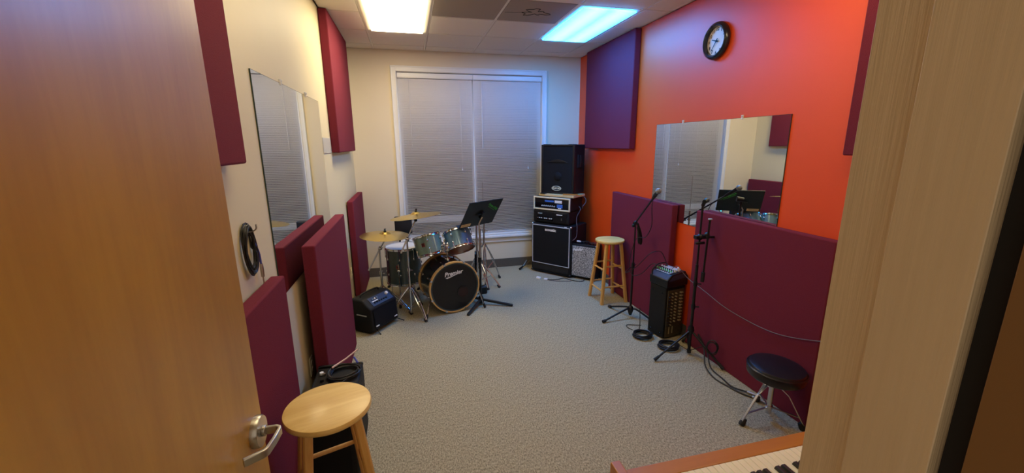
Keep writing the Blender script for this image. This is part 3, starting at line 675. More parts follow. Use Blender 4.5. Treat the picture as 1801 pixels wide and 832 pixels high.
# sticker and ink
part(dk,'label_plate',MB(Fd).box((-W2+.018,-H2+.012,.002),(-W2+.155,-H2+.05,.003)),'tanlabel',True)
lettering(dk,'label_text','MUSIC DEPT',.018,Fd@Matrix.Translation((-W2+.087,-H2+.031,.0032)),'ochre',True,extrude=.0002)
lettering(dk,'ink_writing','Annex-ONE',.040,Fd@Matrix.Translation((.140,.075,.0024))@Matrix.Rotation(math.radians(-30),4,'Z'),'green',True,extrude=.0002,bold=.001)
part(dk,'ink_underline',MB(Fd@Matrix.Translation((.130,.050,.002))@Matrix.Rotation(math.radians(-30),4,'Z')).box((-.09,-.002,0),(.07,.002,.0006)),'green',True)
part(t,'desk_bracket',MB(Fd).box((-.02,-.05,.002),(.02,.03,.03)).tube([(-.09,-.01,.012),(-.01,.01,.02)],.006,8),'blackplastic',True,.004)
hp=Fd@Vector((0,-.03,.03))
part(t,'upper_post',MB().tube([(mb0.x,mb0.y,.45),(mb0.x,mb0.y,.93),tuple(hp)],.0085,10),'steel',True)
part(t,'lower_post',MB().tube([(mb0.x,mb0.y,.05),(mb0.x,mb0.y,.52)],.0125,12),'blackmetal',True)
part(t,'height_collar',MB().lathe([(0,0),(.02,0),(.02,.05),(0,.05)],14,Matrix.Translation((mb0.x,mb0.y,.50))),'blackplastic',True)
part(t,'hub',MB().lathe([(0,0),(.03,0),(.034,.02),(.03,.06),(.016,.085),(0,.085)],16,Matrix.Translation((mb0.x,mb0.y,.022))),'blackplastic',True)
for fx,fy in ((1.032,4.149),(.511,4.017),(.55,4.60)):
    d=Vector((fx-mb0.x,fy-mb0.y,0)).normalized()
    part(t,'leg',MB().bar((mb0.x+d.x*.02,mb0.y+d.y*.02,.062),(fx,fy,.013),.028,.024),'blackmetal',True,.004)

# ================================================================== SMALL WEDGE AMP
A=Vector((-.40,3.795,0)); B=Vector((-.185,4.075,0)); e=(B-A).normalized(); nb=Vector((-e.y,e.x,0))
T=face(tuple(A),tuple(e),tuple(nb))   # x along front, y back, z up
Wd=(B-A).length; t=thing('wedge_amplifier','small black wedge amplifier tipped back on wire legs beside the drum kit','amplifier',tuple((A+B)/2+nb*.12))
prof=[(.015,.045),(.03,.255),(.13,.335),(.27,.335),(.285,.30),(.275,.04),(.25,.012),(.05,.012)]
Tp=T@Matrix(((0,0,1,0),(1,0,0,0),(0,1,0,0),(0,0,0,1)))
part(t,'cabinet',MB(Tp).prism(prof,-.012,Wd+.012),'black',True,.016)
sl=math.atan2(.08,.10)
Tc=T@Matrix.Translation((0,.03,.257))@Matrix.Rotation(sl,4,'X')
cp=part(t,'control_panel',MB(Tc).box((.05,.012,0),(Wd-.02,.115,.004)),'bluegrey',True,.002)
for k in range(6): part(cp,'knob',MB(Tc@Matrix.Translation((.09+k*.032,.045,.004))).lathe([(0,0),(.009,0),(.008,.012),(0,.012)],10),'blackplastic',True)
for k in range(3): part(cp,'knob',MB(Tc@Matrix.Translation((.09+k*.03,.085,.004))).lathe([(0,0),(.008,0),(.007,.012),(0,.012)],10),'steel' if k!=1 else 'letter',True)
part(cp,'volume_knob',MB(Tc@Matrix.Translation((Wd-.065,.085,.004))).lathe([(0,0),(.017,0),(.015,.016),(0,.016)],14),'letter',True,label='white knob')
part(cp,'panel_print',MB(Tc).box((.07,.06,.004),(.15,.068,.0046)),'letter',True)
part(t,'front_grille',MB(T).add([(.02,.006,.06),(Wd-.02,.006,.06),(Wd-.02,.022,.24),(.02,.022,.24)],[(0,1,2,3)]),'grille',True)
for x in (.045,Wd-.045): part(t,'corner_badge',MB(T).box((x-.02,.002,.075),(x+.02,.008,.085)),'letter',True)
part(t,'handle',MB(T).tube(spline([(.05,.2,.335),(.07,.2,.36),(Wd/2,.2,.366),(Wd-.07,.2,.36),(Wd-.05,.2,.335)]),.009,8),'rubber',True)
for p0,p1 in (((.05,.04,.05),(.035,-.03,.004)),((Wd-.03,.04,.05),(Wd+.03,-.03,.004))):
    part(t,'wire_leg',MB(T).tube([p0,p1],.005,8).ball(p1,.007,6),'blackmetal',True)
part(t,'rear_foot',MB(T).box((.03,.22,0),(Wd-.03,.25,.014)),'rubber',True,.004)
part(t,'side_port',MB(T).box((-.016,.08,.18),(-.011,.2,.19)),'silverpanel',True)

# ================================================================== CORNER AMP STACK
FL=Vector((1.606,5.365,0)); e=Vector((.394,-.49,0)).normalized(); nb=Vector((-e.y,e.x,0))
S=face(tuple(FL),tuple(e),tuple(nb))      # x along the front, y to the back, z up
def SF(x,y,z): return S@Matrix.Translation((x,y,z))
def front(x,y,z): return S@Matrix.Translation((x,y,z))@Matrix.Rotation(pi/2,4,'X')   # text frame on a front face
t=thing('bass_cabinet','tall black bass speaker cabinet at the bottom of the corner stack','speaker cabinet',tuple(S@Vector((.315,.22,0))))
part(t,'cabinet',MB(S).box((0,.012,.02),(.63,.44,.70)),'black',True,.012)
part(t,'grille',MB(S).box((.03,.002,.15),(.60,.014,.675)),'grille',True,.004)
pp=MB(S)
for lo,hi in (((.022,.15),(.03,.683)),((.60,.15),(.608,.683)),((.022,.675),(.608,.683)),((.022,.143),(.608,.151))): pp.box((lo[0],.0,lo[1]),(hi[0],.012,hi[1]))
part(t,'piping',pp,'piping',True)
part(t,'port_slot',MB(S).box((.03,.006,.05),(.60,.014,.125)),'slot',True,.003)
part(t,'lower_trim',MB(S).box((.0,.004,.022),(.63,.012,.034)),'chrome_dark',True)
lettering(t,'maker_lettering','acoustic',.052,front(.315,-.001,.628),'letter',True,bold=.002)
lettering(t,'model_lettering','B410',.018,front(.55,-.001,.690),'letter',True,bold=.001)
for x in (.012,.618):
    for z in (.03,.69): part(t,'corner_cap',MB(S).ball((x,.02,z),.017,6),'chrome' if z>.5 else 'blackmetal',True)
for x in (.05,.58): part(t,'caster',MB(S).lathe([(0,0),(.02,0),(.02,.022),(0,.022)],12,Matrix.Translation((x,.06,0))),'rubber',True)
t=thing('amplifier_head','black amplifier head lying on the bass cabinet, under the white edged rack','amplifier',tuple(S@Vector((.29,.2,.70))))
part(t,'case',MB(S).box((.0,.05,.705),(.568,.36,.885)),'black',True,.022)
part(t,'face_plate',MB(S).box((.035,.044,.735),(.535,.052,.862)),'blackplastic',True,.003)
part(t,'control_strip',MB(S).box((.07,.040,.745),(.33,.045,.80)),'chrome_dark',True,.001)
for k in range(9): part(t,'knob',MB(front(.09+k*.027,.042,.775)).lathe([(0,0),(.008,0),(.007,.012),(0,.012)],10),'letter' if k%3 else 'steel',True)
lettering(t,'maker_lettering','acoustic',.022,front(.12,.043,.838),'letter',True)
part(t,'badge_strip',MB(S).box((.38,.040,.832),(.47,.044,.842)),'letter',True); part(t,'power_switch',MB(S).box((.455,.036,.765),(.467,.044,.795)),'steel',True)
t=thing('equipment_rack','cream edged rack case with blue lit amplifier units, in the middle of the corner stack','amplifier rack',tuple(S@Vector((.3,.2,.885))))
part(t,'case',MB(S).box((.012,.06,.887),(.575,.40,1.066)),'black',True,.012)
fr_=MB(S)
for lo,hi in (((.008,.888),(.026,1.066)),((.558,.888),(.578,1.066)),((.026,1.046),(.558,1.066)),((.026,.888),(.558,.908))): fr_.box((lo[0],.045,lo[1]),(hi[0],.062,hi[1]))
part(t,'edge_frame',fr_,'creamtrim',True,.004)
u1=part(t,'rack_unit',MB(S).box((.03,.052,.985),(.555,.062,1.04)),'blackplastic',True,.002)
part(u1,'display',MB(S).box((.19,.048,1.0),(.33,.053,1.022)),'panelblue',True); part(u1,'paper_tag',MB(S).box((.345,.048,.992),(.455,.053,1.028)),'letter',True); part(u1,'red_light',MB(S).box((.455,.048,1.0),(.465,.053,1.02)),'badge',True)
u2=part(t,'rack_unit',MB(S).box((.03,.052,.915),(.555,.062,.98)),'chrome_dark',True,.002)
for k in range(7): part(u2,'knob',MB(front(.15+k*.032,.052,.945)).lathe([(0,0),(.011,0),(.009,.016),(0,.016)],10),'silverpanel',True)
part(u2,'blue_label',MB(S).box((.38,.048,.93),(.465,.053,.975)),'panelblue',True); part(u2,'paper_tag',MB(S).box((.40,.047,.916),(.445,.053,.929)),'letter',True)
pw=MB(S).box((.06,.10,1.068),(.60,.42,1.098)); single('plywood_board',pw,'plywood','pale plywood board between the rack and the top speaker','board',None,.003)
single('drumstick',MB(S).tube([(.44,.10,1.108),(.60,.16,1.108),(.72,.10,1.11)],[.008,.009,.006],8),'pianowood','brown wooden stick poking out of the stack under the top speaker','stick')
single('adapter_box',MB(S).rbox((.085,.085,1.099),(.16,.16,1.112),.008),'blackplastic','little black box lying at the left end of the plywood board','adapter')
t=thing('pa_speaker','black loudspeaker with oval badge on top of the corner stack','speaker',tuple(S@Vector((.31,.33,1.10))))
sx0,sx1,sy0,sy1,sz0,sz1=.05,.56,.175,.50,1.10,1.752
cabp=[(sx0,sy0+.02),(sx1,sy0+.02),(sx1-.02,sy1),(sx0+.05,sy1)]
part(t,'cabinet',MB(S).prism(cabp,sz0+.006,sz1),'black',True,.014)
fb=MB(S)
for lo,hi in (((sx0,sz0),(sx0+.03,sz1)),((sx1-.03,sz0),(sx1,sz1)),((sx0+.03,sz1-.02),(sx1-.03,sz1)),((sx0+.03,sz0),(sx1-.03,sz0+.02))): fb.box((lo[0],sy0-.008,lo[1]),(hi[0],sy0+.03,hi[1]))
part(t,'front_bezel',fb,'blackplastic',True,.006)
part(t,'grille',MB(S).box((sx0+.028,sy0,sz0+.018),(sx1-.028,sy0+.014,sz1-.018)),'grille',True)
mx=(sx0+sx1)/2
hz=MB(front(mx,sy0,1.54)).prism([(-.16,-.02),(.16,-.02),(.06,.012),(0,.022),(-.06,.012)],-.004,.008); part(t,'horn_lip',hz,'blackplastic',True,.004)
part(t,'woofer_dome',MB(front(mx+.005,sy0-.001,1.335)@Matrix.Diagonal((1,1,.35,1))).lathe([(.06,0),(.05,.03),(.03,.05),(0,.058)],28),'grille',True)
ov=MB(front(mx-.01,sy0-.002,1.175)@Matrix.Diagonal((1,.42,1,1))); ov.lathe([(.060,0),(.062,.005),(.072,.005),(.074,0)],36); bd=part(t,'badge_ring',ov,'creamtrim',True)
lettering(t,'badge_lettering','KUSTOM',.025,front(mx-.01,sy0-.003,1.175),'creamtrim',True,bold=.001)
part(t,'side_handle',MB(S).box((sx1-.012,sy0+.09,1.45),(sx1+.002,sy0+.20,1.62)),'slot',True,.004)
part(t,'handle_grip',MB(S).tube([(sx1+.004,sy0+.145,1.46),(sx1+.012,sy0+.145,1.50),(sx1+.012,sy0+.145,1.57),(sx1+.004,sy0+.145,1.61)],.010,8),'blackplastic',True)
for x in (sx0+.06,sx1-.06): part(t,'stacking_foot',MB(S).box((x-.04,sy0+.01,sz1-.004),(x+.04,sy0+.09,sz1+.006)),'blackplastic',True,.003)
# cables behind the stack
single('power_cable',MB().tube(spline([tuple(S@Vector(p)) for p in ((.56,.30,.95),(.61,.28,.90),(.60,.20,.80),(.642,.14,.66),(.655,.10,.56),(.64,.03,.52))]),.004,7),'greycable','grey cable hanging down the side of the bass cabinet','cable')
single('power_cable',MB().tube(spline([tuple(S@Vector(p)) for p in ((.58,.38,1.08),(.62,.40,1.03),(.63,.38,.98),(.60,.36,.93),(.59,.37,.90))]),.006,7),'greycable','pale cable looped behind the cream edged rack','cable')
# fender style small combo
g0=Vector((2.022,4.92,0)); g1=Vector((2.262,4.652,0)); e2=(g1-g0).normalized(); G=face(tuple(g0),tuple(e2),(-e2.y,e2.x,0)); gw=(g1-g0).length
t=thing('combo_amplifier','small guitar amplifier with silver sparkle grille beside the bass cabinet','amplifier',tuple(G@Vector((gw/2,.09,0))))
part(t,'cabinet',MB(G).box((0,.008,.03),(gw,.185,.478)),'black',True,.01)
part(t,'grille_cloth',MB(G).box((.014,.0,.044),(gw-.014,.012,.452)),'silvergrille',True,.004)
part(t,'top_panel',MB(G).box((.02,.03,.476),(gw-.02,.16,.482)),'chrome_dark',True,.002)
for k in range(6): part(t,'knob',MB(G).lathe([(0,0),(.010,0),(.009,.014),(0,.014)],10,Matrix.Translation((.06+k*.045,.075,.482))),'blackplastic',True)
lettering(t,'maker_lettering','Fender',.05,G@Matrix.Translation((.10,-.001,.405))@Matrix.Rotation(pi/2,4,'X')@Matrix.Rotation(.15,4,'Z'),'letter',True,shear=.4,bold=.0015,extrude=.002)
for x in (.012,gw-.012): part(t,'corner_cap',MB(G).ball((x,.014,.472),.012,6),'chrome',True)
for x in (.04,gw-.04):
    for y in (.04,.15): part(t,'rubber_foot',MB(G).lathe([(0,0),(.018,0),(.018,.032),(0,.032)],10,Matrix.Translation((x,y,0))),'rubber',True)
single('footswitch_cable',MB().tube(spline([tuple(G@Vector(p)) for p in ((.10,.10,.492),(.17,.13,.50),(.24,.10,.497),(.30,.135,.502),(.33,.09,.494),(.26,.06,.496),(.22,.09,.503))]),.0045,7),'cable','tangled black cable lying on the silver grille amplifier','cable')
single('plug_adapter',MB(G).rbox((.06,.045,.4965),(.115,.07,.512),.005),'letter','white plug lying on top of the silver grille amplifier','plug')
# floor power cord with white plugs
t=thing('extension_cable','black power cord with two white plugs on the carpet before the bass cabinet','cable',(1.72,4.93,0))
def fz(p): return (p[0],p[1],.006)
part(t,'cord',MB().tube(spline([fz(p) for p in ((1.66,4.93),(1.74,4.89),(1.84,4.88),(1.93,4.91),(1.97,4.84),(2.01,4.78),(2.08,4.73),(2.14,4.74),(2.17,4.80))]),.005,7),'cable',True)
part(t,'cord_branch',MB().tube(spline([fz(p) for p in ((1.66,4.93),(1.75,4.85),(1.86,4.80),(1.98,4.77))]),.004,7),'greycable',True)
part(t,'plug',MB(Matrix.Translation((1.60,4.99,0))@Matrix.Rotation(-.8,4,'Z')).rbox((-.03,-.017,0),(.03,.017,.026),.006),'letter',True,label='white plug')
part(t,'plug',MB(Matrix.Translation((1.675,4.915,0))@Matrix.Rotation(-.5,4,'Z')).rbox((-.024,-.015,0),(.024,.015,.022),.006),'letter',True,label='white plug')
# a folded chrome leg peeking out left of the cabinet
t=thing('folded_stand','folded metal stand leg with black foot on the floor left of the bass cabinet','stand',(1.52,5.50,0))
part(t,'leg',MB().tube([(1.50,5.47,.02),(1.60,5.56,.10)],.008,8),'steel',True); part(t,'rubber_foot',MB().tube([(1.455,5.43,.016),(1.52,5.488,.036)],[.016,.012],10),'rubber',True)
part(t,'tube',MB().tube([(1.54,5.50,.035),(1.66,5.60,.075)],.010,8),'steel',True)

# ================================================================== RACK MIXER CABINET + MIXER
Cq=Vector((2.170,3.018,0)); Aq=Vector((2.125,3.255,0)); yb=(Aq-Cq).normalized(); xb=Vector((yb.y,-yb.x,0))  # x along knob face, y back
Q=face(tuple(Cq),tuple(xb),tuple(yb)); qw,qd,qh=.228,.207,.50
t=thing('rack_mixer','tall black case standing on end with a brown face full of knobs','mixer',tuple(Q@Vector((qw/2,qd/2,0))))
part(t,'case',MB(Q).box((0,.01,.012),(qw,qd,qh)),'black',True,.008)
part(t,'front_plate',MB(Q).box((.018,-.002,.02),(qw-.012,.012,qh-.03)),'rackface',True,.002)
for k in range(11):
    z=.44-k*.030
    for x,m_,r_ in ((.032,'blackplastic',.008),(.062,'knobmetal',.005),(.105,'knobmetal',.008),(.160,'knobmetal',.009),(.178,'knobmetal',.006)):
        if x>.09 and k>9: continue
        part(t,'knob',MB(Q@Matrix.Translation((x,-.002,z))@Matrix.Rotation(pi/2,4,'X')).lathe([(0,0),(r_,0),(r_*.85,.016),(0,.016)],8),m_,True)
part(t,'jack_field',MB(Q).box((.05,-.004,.05),(.06,-.001,.12)).box((.09,-.004,.05),(.1,-.001,.12)),'knobmetal',True)
for z in (.44,.05):
    for y in (.05,.17): part(t,'case_screw',MB(Q@Matrix.Translation((-.001,y,z))@Matrix.Rotation(-pi/2,4,'Y')).lathe([(0,0),(.009,0),(.007,.004),(0,.004)],10),'chrome_dark',True)
for x in (.03,qw-.03):
    for y in (.04,qd-.03): part(t,'rubber_foot',MB(Q).lathe([(0,0),(.014,0),(.014,.014),(0,.014)],10,Matrix.Translation((x,y,0))),'rubber',True)
# powered mixer on top
t=thing('powered_mixer','slanted blue black mixing console with carry handle on top of the knob faced case','mixer',tuple(Q@Vector((qw/2,qd/2,qh))))
z0=qh+.002
mxb=MB(Q); L0,L1=-.008,qd+.004
body=[(-.012,z0),(qw+.007,z0),(qw+.007,z0+.085),(qw-.03,z0+.135),(.035,z0+.115),(-.012,z0+.07)]
Tb=Q@Matrix(((1,0,0,0),(0,0,1,0),(0,1,0,0),(0,0,0,1)))
part(t,'body',MB(Tb).prism(body[::-1],L0,L1),'blackplastic',True,.006)
a1=math.atan2(.020,qw-.065)
Tm=Q@Matrix.Translation((.035,0,z0+.115))@Matrix.Rotation(-a1,4,'Y')
pn=part(t,'control_panel',MB(Tm).box((.004,.03,0),(qw-.075,qd-.02,.004)),'silverpanel',True,.001)
for i in range(8):
    for j in range(4):
        part(pn,'channel_knob',MB(Tm@Matrix.Translation((.018+j*.028,.045+i*.024,.004))).lathe([(0,0),(.0065,0),(.0055,.011),(0,.011)],8),('blackplastic','green','blackplastic','letter')[j],True)
Tf=Q@Matrix.Translation((-.012,0,z0+.07))@Matrix.Rotation(-math.atan2(.045,.047),4,'Y')
part(t,'front_bevel',MB(Tf).box((.006,.0,.0),(.058,qd-.01,.003)),'bluegrey',True,.001)
fp=part(t,'fader_panel',MB(Tf).box((.012,.03,.003),(.055,qd-.03,.0045)),'bluegrey',True)
part(t,'side_bevel',MB(Q).add([(.0,L0-.001,z0+.055),(qw-.01,L0-.001,z0+.075),(qw-.035,L0-.001,z0+.12),(.05,L0-.001,z0+.105)],[(0,1,2,3)]),'bluegrey',True)
part(t,'handle',MB(Q).tube(spline([(-.006,qd-.02,z0+.07),(-.004,qd-.02,z0+.125),(.04,qd-.03,z0+.168),(.10,qd-.03,z0+.175),(.15,qd-.03,z0+.165),(.165,qd-.02,z0+.13)]),.0065,8),'blackplastic',True)
part(t,'plug_cluster',MB(Tm).box((.10,.01,.004),(.115,.03,.04)).box((.06,.012,.004),(.075,.03,.03)),'letter',True,.003)

# ================================================================== MIC STANDS
mx_,my_=2.135,3.55
t=thing('microphone_stand','black boom stand carrying a microphone, beside the far wooden stool','microphone stand',(mx_,my_,0))
part(t,'hub',MB().lathe([(0,0),(.014,0),(.03,.05),(.028,.085),(.015,.1),(0,.1)],16,Matrix.Translation((mx_,my_,.03))),'blackplastic',True)
for fx,fy in ((1.812,3.494),(2.285,3.40),(2.05,3.83)):
    d=Vector((fx-mx_,fy-my_,0)).normalized()
    l=part(t,'leg',MB().tube(spline([(mx_+d.x*.02,my_+d.y*.02,.10),(mx_+d.x*.07,my_+d.y*.07,.095),(fx,fy,.018)]),.010,10),'blackmetal',True)
    part(l,'rubber_foot',MB().tube([(fx-d.x*.02,fy-d.y*.02,.022),(fx+d.x*.015,fy+d.y*.015,.016)],.0155,10),'rubber',True)
part(t,'lower_tube',MB().tube([(mx_,my_,.03),(mx_,my_,.55)],.011,12),'blackmetal',True)
part(t,'upper_tube',MB().tube([(mx_,my_,.5),(mx_,my_,1.0)],.0075,12),'blackmetal',True)
part(t,'height_collar',MB().lathe([(0,0),(.016,0),(.018,.03),(.014,.06),(0,.06)],14,Matrix.Translation((mx_,my_,.53))),'blackplastic',True)
jt=Vector((mx_,my_,1.0)); tip=Vector((2.025,3.105,1.305)); dr_=(tip-jt).normalized(); tl=jt-dr_*.075
part(t,'boom_clamp',MB().ball(tuple(jt),.021,8).tube([tuple(jt),tuple(jt+Vector((-.03,-.01,.0)))],.009,8),'blackplastic',True)
part(t,'boom_arm',MB().tube([tuple(tl),tuple(tip)],.0075,10).ball(tuple(tl),.018,8),'blackmetal',True)
part(t,'mic_clip',MB().tube([tuple(tip-dr_*.02),tuple(tip+dr_*.05)],[.012,.017],12),'blackplastic',True)
mc=tip+dr_*.02; t=thing('microphone','black microphone with silver ball grille held in the boom clip','microphone',tuple(mc))
part(t,'body',MB().tube([tuple(mc-dr_*.03),tuple(mc+dr_*.09)],[.011,.018],14),'blackplastic',True)
part(t,'ball_grille',MB().ball(tuple(mc+dr_*.105),.026,10),'mesh',True)
single('bundled_cable',MB().tube(spline([(mx_+.01,my_-.02,1.0),(mx_+.03,my_-.02,.93),(mx_+.05,my_-.02,.84),(mx_+.03,my_-.03,.80),(mx_+.025,my_-.02,.90),(mx_+.02,my_-.02,.97),(mx_+.045,my_-.03,.90),(mx_+.065,my_-.02,.82),(mx_+.05,my_-.03,.79),(mx_+.03,my_-.03,.88),(mx_+.012,my_-.02,.96)],6),.010,7),'cable','black cable bundle hanging from the boom clamp','cable')
single('microphone_cable',MB().tube(spline([tuple(mc-dr_*.03),(2.09,3.22,1.20),(2.12,3.25,1.03),(2.13,3.35,.90),(2.145,3.5,.86),(2.12,3.53,.8),(2.10,3.56,.6),(2.12,3.54,.47),(2.14,3.40,.52),(2.17,3.28,.65),(2.20,3.20,.655)],8),.0035,7),'cable','thin black cable looping from the microphone down to the mixer','cable')
single('microphone_cable',MB().tube(spline([(2.30,3.22,.63),(2.27,3.25,.73),(2.22,3.25,.78),(2.13,3.26,.76),(2.06,3.35,.62),(2.02,3.47,.52),(2.10,3.60,.50),(2.26,3.7,.52)],8),.0035,7),'cable','thin black cable swinging from the mixer back towards the panel','cable')
# second stand
nx,ny=2.222,2.73
t=thing('microphone_stand','straight black tripod microphone stand with empty clip, in front of the near orange wall panel','microphone stand',(nx,ny,0))
part(t,'leg_hub',MB().lathe([(0,0),(.022,0),(.028,.03),(.02,.06),(0,.06)],14,Matrix.Translation((nx,ny,.20))),'blackplastic',True)
part(t,'lower_hub',MB().lathe([(0,0),(.018,0),(.018,.03),(0,.03)],12,Matrix.Translation((nx,ny,.02))),'blackplastic',True)
for fx,fy in ((1.875,2.701),(2.318,2.44),(2.312,2.93)):
    a=Vector((nx,ny,.225)); b=Vector((fx,fy,.015)); d=(b-a); l=part(t,'leg',MB().tube([tuple(a),tuple(b)],.009,10),'blackmetal',True)
    part(l,'rubber_foot',MB().tube([tuple(b-d.normalized()*.05),tuple(b)],[.011,.014],10),'rubber',True)
    part(l,'brace',MB().bar((nx,ny,.035),tuple(a.lerp(b,.42)),.014,.005),'blackmetal',True)
part(t,'lower_tube',MB().tube([(nx,ny,.02),(nx,ny,.80)],.012,12),'blackmetal',True)
part(t,'upper_tube',MB().tube([(nx,ny,.75),(nx,ny,1.24)],.0075,12),'blackmetal',True)
for z in (.42,.62): part(t,'tube_collar',MB().lathe([(0,0),(.017,0),(.017,.035),(0,.035)],12,Matrix.Translation((nx,ny,z))).tube([(nx,ny,z+.017),(nx+.04,ny-.02,z+.017)],.006,8),'blackplastic',True)
part(t,'boom_clamp',MB().box((nx-.045,ny-.02,1.015),(nx+.075,ny+.02,1.045)).ball((nx,ny,1.03),.026,8).ball((nx+.055,ny-.01,1.045),.022,8).tube([(nx-.05,ny-.02,.985),(nx+.03,ny-.02,.985)],.012,8).tube([(nx+.04,ny-.02,1.03),(nx+.11,ny-.03,1.03)],.010,8),'blackplastic',True,.004)
part(t,'folded_boom',MB().tube([(nx+.055,ny-.03,1.175),(nx+.04,ny-.03,.70)],.0078,10),'blackmetal',True)
part(t,'boom_cap',MB().lathe([(0,0),(.016,0),(.016,.008),(0,.008)],12,Matrix.Translation((nx+.055,ny-.03,1.172))),'silverpanel',True)
part(t,'counterweight',MB().tube([(nx+.041,ny-.03,.74),(nx+.038,ny-.03,.66)],.015,12),'rubber',True)
part(t,'empty_mic_clip',MB().tube([(nx,ny,1.22),(nx,ny,1.285)],.009,8).tube([(nx-.004,ny-.02,1.315),(nx+.038,ny+.006,1.322)],[.017,.021],14).tube([(nx,ny,1.28),(nx+.005,ny-.005,1.305)],.014,8),'blackplastic',True)
# cables around it
single('cable_coil',MB().tube(coil_pts((2.02,3.12,.004),(1,0,0),(0,1,0),.08,.074,10,.09,nrm=(0,0,1),step=.009),.0048,7),'cable','black cable coil on the carpet left of the knob faced case','cable')
single('cable_coil',MB().tube(coil_pts((2.125,2.875,.004),(1,0,0),(0,1,0),.08,.074,10,.09,nrm=(0,0,1),step=.009),.0048,7),'cable','black cable coil on the carpet in front of the knob faced case','cable')
single('loose_cable',MB().tube(spline([(2.10,3.32,.2),(2.06,3.25,.006),(1.99,3.30,.006),(2.0,3.38,.006),(2.08,3.36,.006),(2.12,3.31,.02)]),.004,7),'cable','loose loop of black cable on the carpet between boom stand and mixer','cable')
t=thing('microphone_cable','pair of black cables trailing from the tripod along the panel foot to their plugs','cable',(2.2,2.4,0))
part(t,'cord',MB().tube(spline([(nx+.03,ny-.05,.21),(nx+.035,ny-.13,.12),(2.20,2.50,.03),(2.17,2.36,.008),(2.19,2.24,.008),(2.215,2.15,.008),(2.255,2.08,.008)]),.0055,8),'cable',True)
part(t,'cord',MB().tube(spline([(nx+.035,ny-.05,.21),(nx+.05,ny-.15,.10),(2.235,2.48,.02),(2.225,2.34,.008),(2.21,2.22,.013),(2.265,2.14,.012)]),.0055,8),'cable',True)
part(t,'cable_loop',MB().tube(coil_pts((2.275,2.53,.16),(.6,-.8,0),(0,0,1),.04,.055,2.2,.12,nrm=(-.5,-.5,0)),.0045,7),'cable',True)
part(t,'xlr_plug',MB().tube([(2.255,2.085,.012),(2.275,2.035,.014)],.009,10).tube([(2.275,2.035,.014),(2.285,2.005,.014)],.007,10),'steel',True)
part(t,'xlr_plug',MB().tube([(2.265,2.14,.013),(2.283,2.10,.016)],.009,10).tube([(2.283,2.10,.016),(2.293,2.07,.016)],.007,10),'steel',True)
single('microphone_cable',MB().tube(spline([(2.26,3.10,.655),(2.25,3.0,.70),(2.30,2.93,.615),(2.318,2.73,.563),(2.322,2.53,.517),(2.322,2.35,.501),(2.322,2.145,.5),(2.322,1.967,.525),(2.322,1.754,.594),(2.34,1.6,.66),(2.395,1.5,.68)],8),.0028,7),'greycable','long grey cable sagging from the mixer across the near right panel','cable')

# ================================================================== ROUND THRONE
cx,cy=2.168,1.87; t=thing('drum_throne','low round black padded throne on chrome tripod near the piano','stool',(cx,cy,0))
Ts=zaxis((cx-.012,cy-.02,.325),(.03,-.04,1))
part(t,'seat_cushion',MB(Ts).lathe([(0,0),(.145,0),(.16,.012),(.165,.035),(.163,.062),(.152,.078),(.12,.086),(0,.09)],56),'leather',True)
part(t,'seat_piping',MB(Ts).lathe([(.162,.058),(.168,.062),(.162,.068)],56),'leather',True)
part(t,'column',MB().tube([(cx,cy,.05),(cx,cy,.30)],.0155,16),'chrome',True)
part(t,'threaded_rod',MB().tube([(cx,cy,.28),(cx,cy,.335)],.010,12),'steel',True)
part(t,'leg_collar',MB().lathe([(0,0),(.024,0),(.024,.05),(0,.05)],16,Matrix.Translation((cx,cy,.245))),'chrome',True)
part(t,'lower_collar',MB().lathe([(0,0),(.021,0),(.021,.022),(0,.022)],14,Matrix.Translation((cx,cy,.085))),'chrome',True)
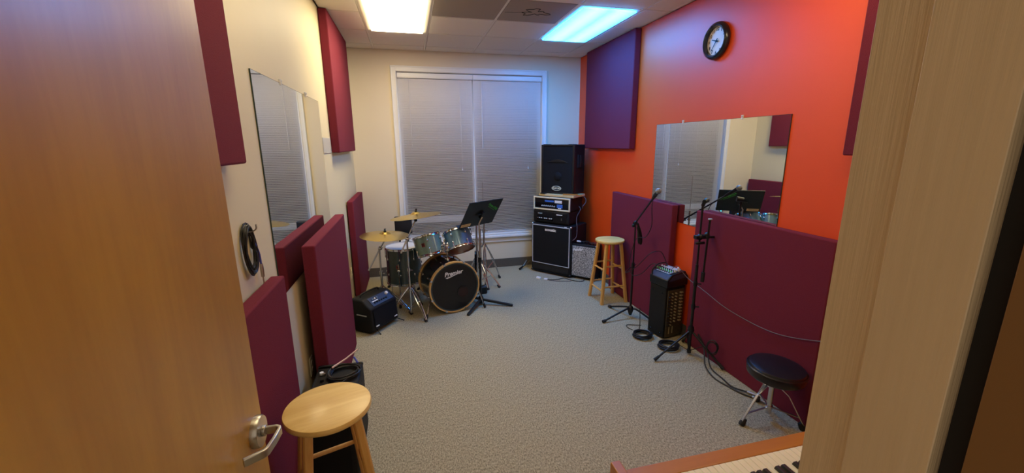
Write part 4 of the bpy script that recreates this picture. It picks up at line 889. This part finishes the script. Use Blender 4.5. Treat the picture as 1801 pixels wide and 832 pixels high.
for fx,fy in ((1.965,1.868),(2.30,1.73),(2.262,2.055)):
    d=Vector((fx-cx,fy-cy,0)); u=d.normalized(); a=Vector((cx,cy,.27))+u*.02; k_=Vector((cx,cy,0))+d*.5+Vector((0,0,.205)); b=Vector((fx,fy,.03))
    l=part(t,'leg',MB().bar(tuple(a),tuple(k_),.016,.007).bar(tuple(k_),tuple(b),.016,.007),'chrome',True,.002)
    foot(l,(fx,fy,.004),tuple(k_-b),.018)
    part(l,'brace',MB().bar(tuple(Vector((cx,cy,.095))+u*.018),tuple(k_.lerp(b,.72)),.012,.004),'steel',True)
part(t,'wing_screw',MB().tube([(cx-.02,cy-.02,.275),(cx-.055,cy-.03,.275)],.006,8).ball((cx-.055,cy-.03,.275),.012,6),'chrome',True)

# ================================================================== CAMERA, WORLD
def basis(yaw,pitch,roll):
    f=Vector((sin(yaw)*cos(pitch),cos(yaw)*cos(pitch),-sin(pitch))); r=Vector((cos(yaw),-sin(yaw),0)); u=r.cross(f)
    return r*cos(roll)+u*sin(roll), -r*sin(roll)+u*cos(roll), f
r_,u_,f_=basis(.24304,.22245,-.00787)
cam=bpy.data.cameras.new('camera'); co=bpy.data.objects.new('camera',cam); COL.objects.link(co)
mw=Matrix.Identity(4)
for i in range(3): mw[i][0]=r_[i]; mw[i][1]=u_[i]; mw[i][2]=-f_[i]
mw[2][3]=H; co.matrix_world=mw
cam.sensor_width=36; cam.lens=719.88/1801*36; cam.clip_start=.01; cam.clip_end=50
sc=bpy.context.scene; sc.camera=co
w=bpy.data.worlds.new('world'); sc.world=w; w.use_nodes=True; bg=w.node_tree.nodes['Background']; bg.inputs[0].default_value=(1.,.84,.66,1); bg.inputs[1].default_value=.2
vs=sc.view_settings; vs.view_transform='Standard'; vs.look='None'; vs.exposure=1.6; vs.gamma=1; vs.use_curve_mapping=False
sc.cycles.max_bounces=8; sc.cycles.diffuse_bounces=4; sc.cycles.use_denoising=True
GR={'acoustic_panel':'maroon acoustic panels around the room','ceiling_light':'fluorescent ceiling lights','venetian_blind':'blinds in the window','bar_stool':'round wooden bar stools','wall_mirror':'frameless wall mirrors','cymbal':'cymbals of the drum kit','rack_tom':'toms over the bass drum','cable_coil':'coiled black cables','wall_outlet':'outlets on the left wall','microphone_stand':'black microphone stands'}
for o in bpy.data.objects:
    k=o.name.split('.')[0]
    if o.parent is None and k in GR and 'category' in o: o['group']=GR[k]
for o in bpy.data.objects:
    if '_c' in o: del o['_c']
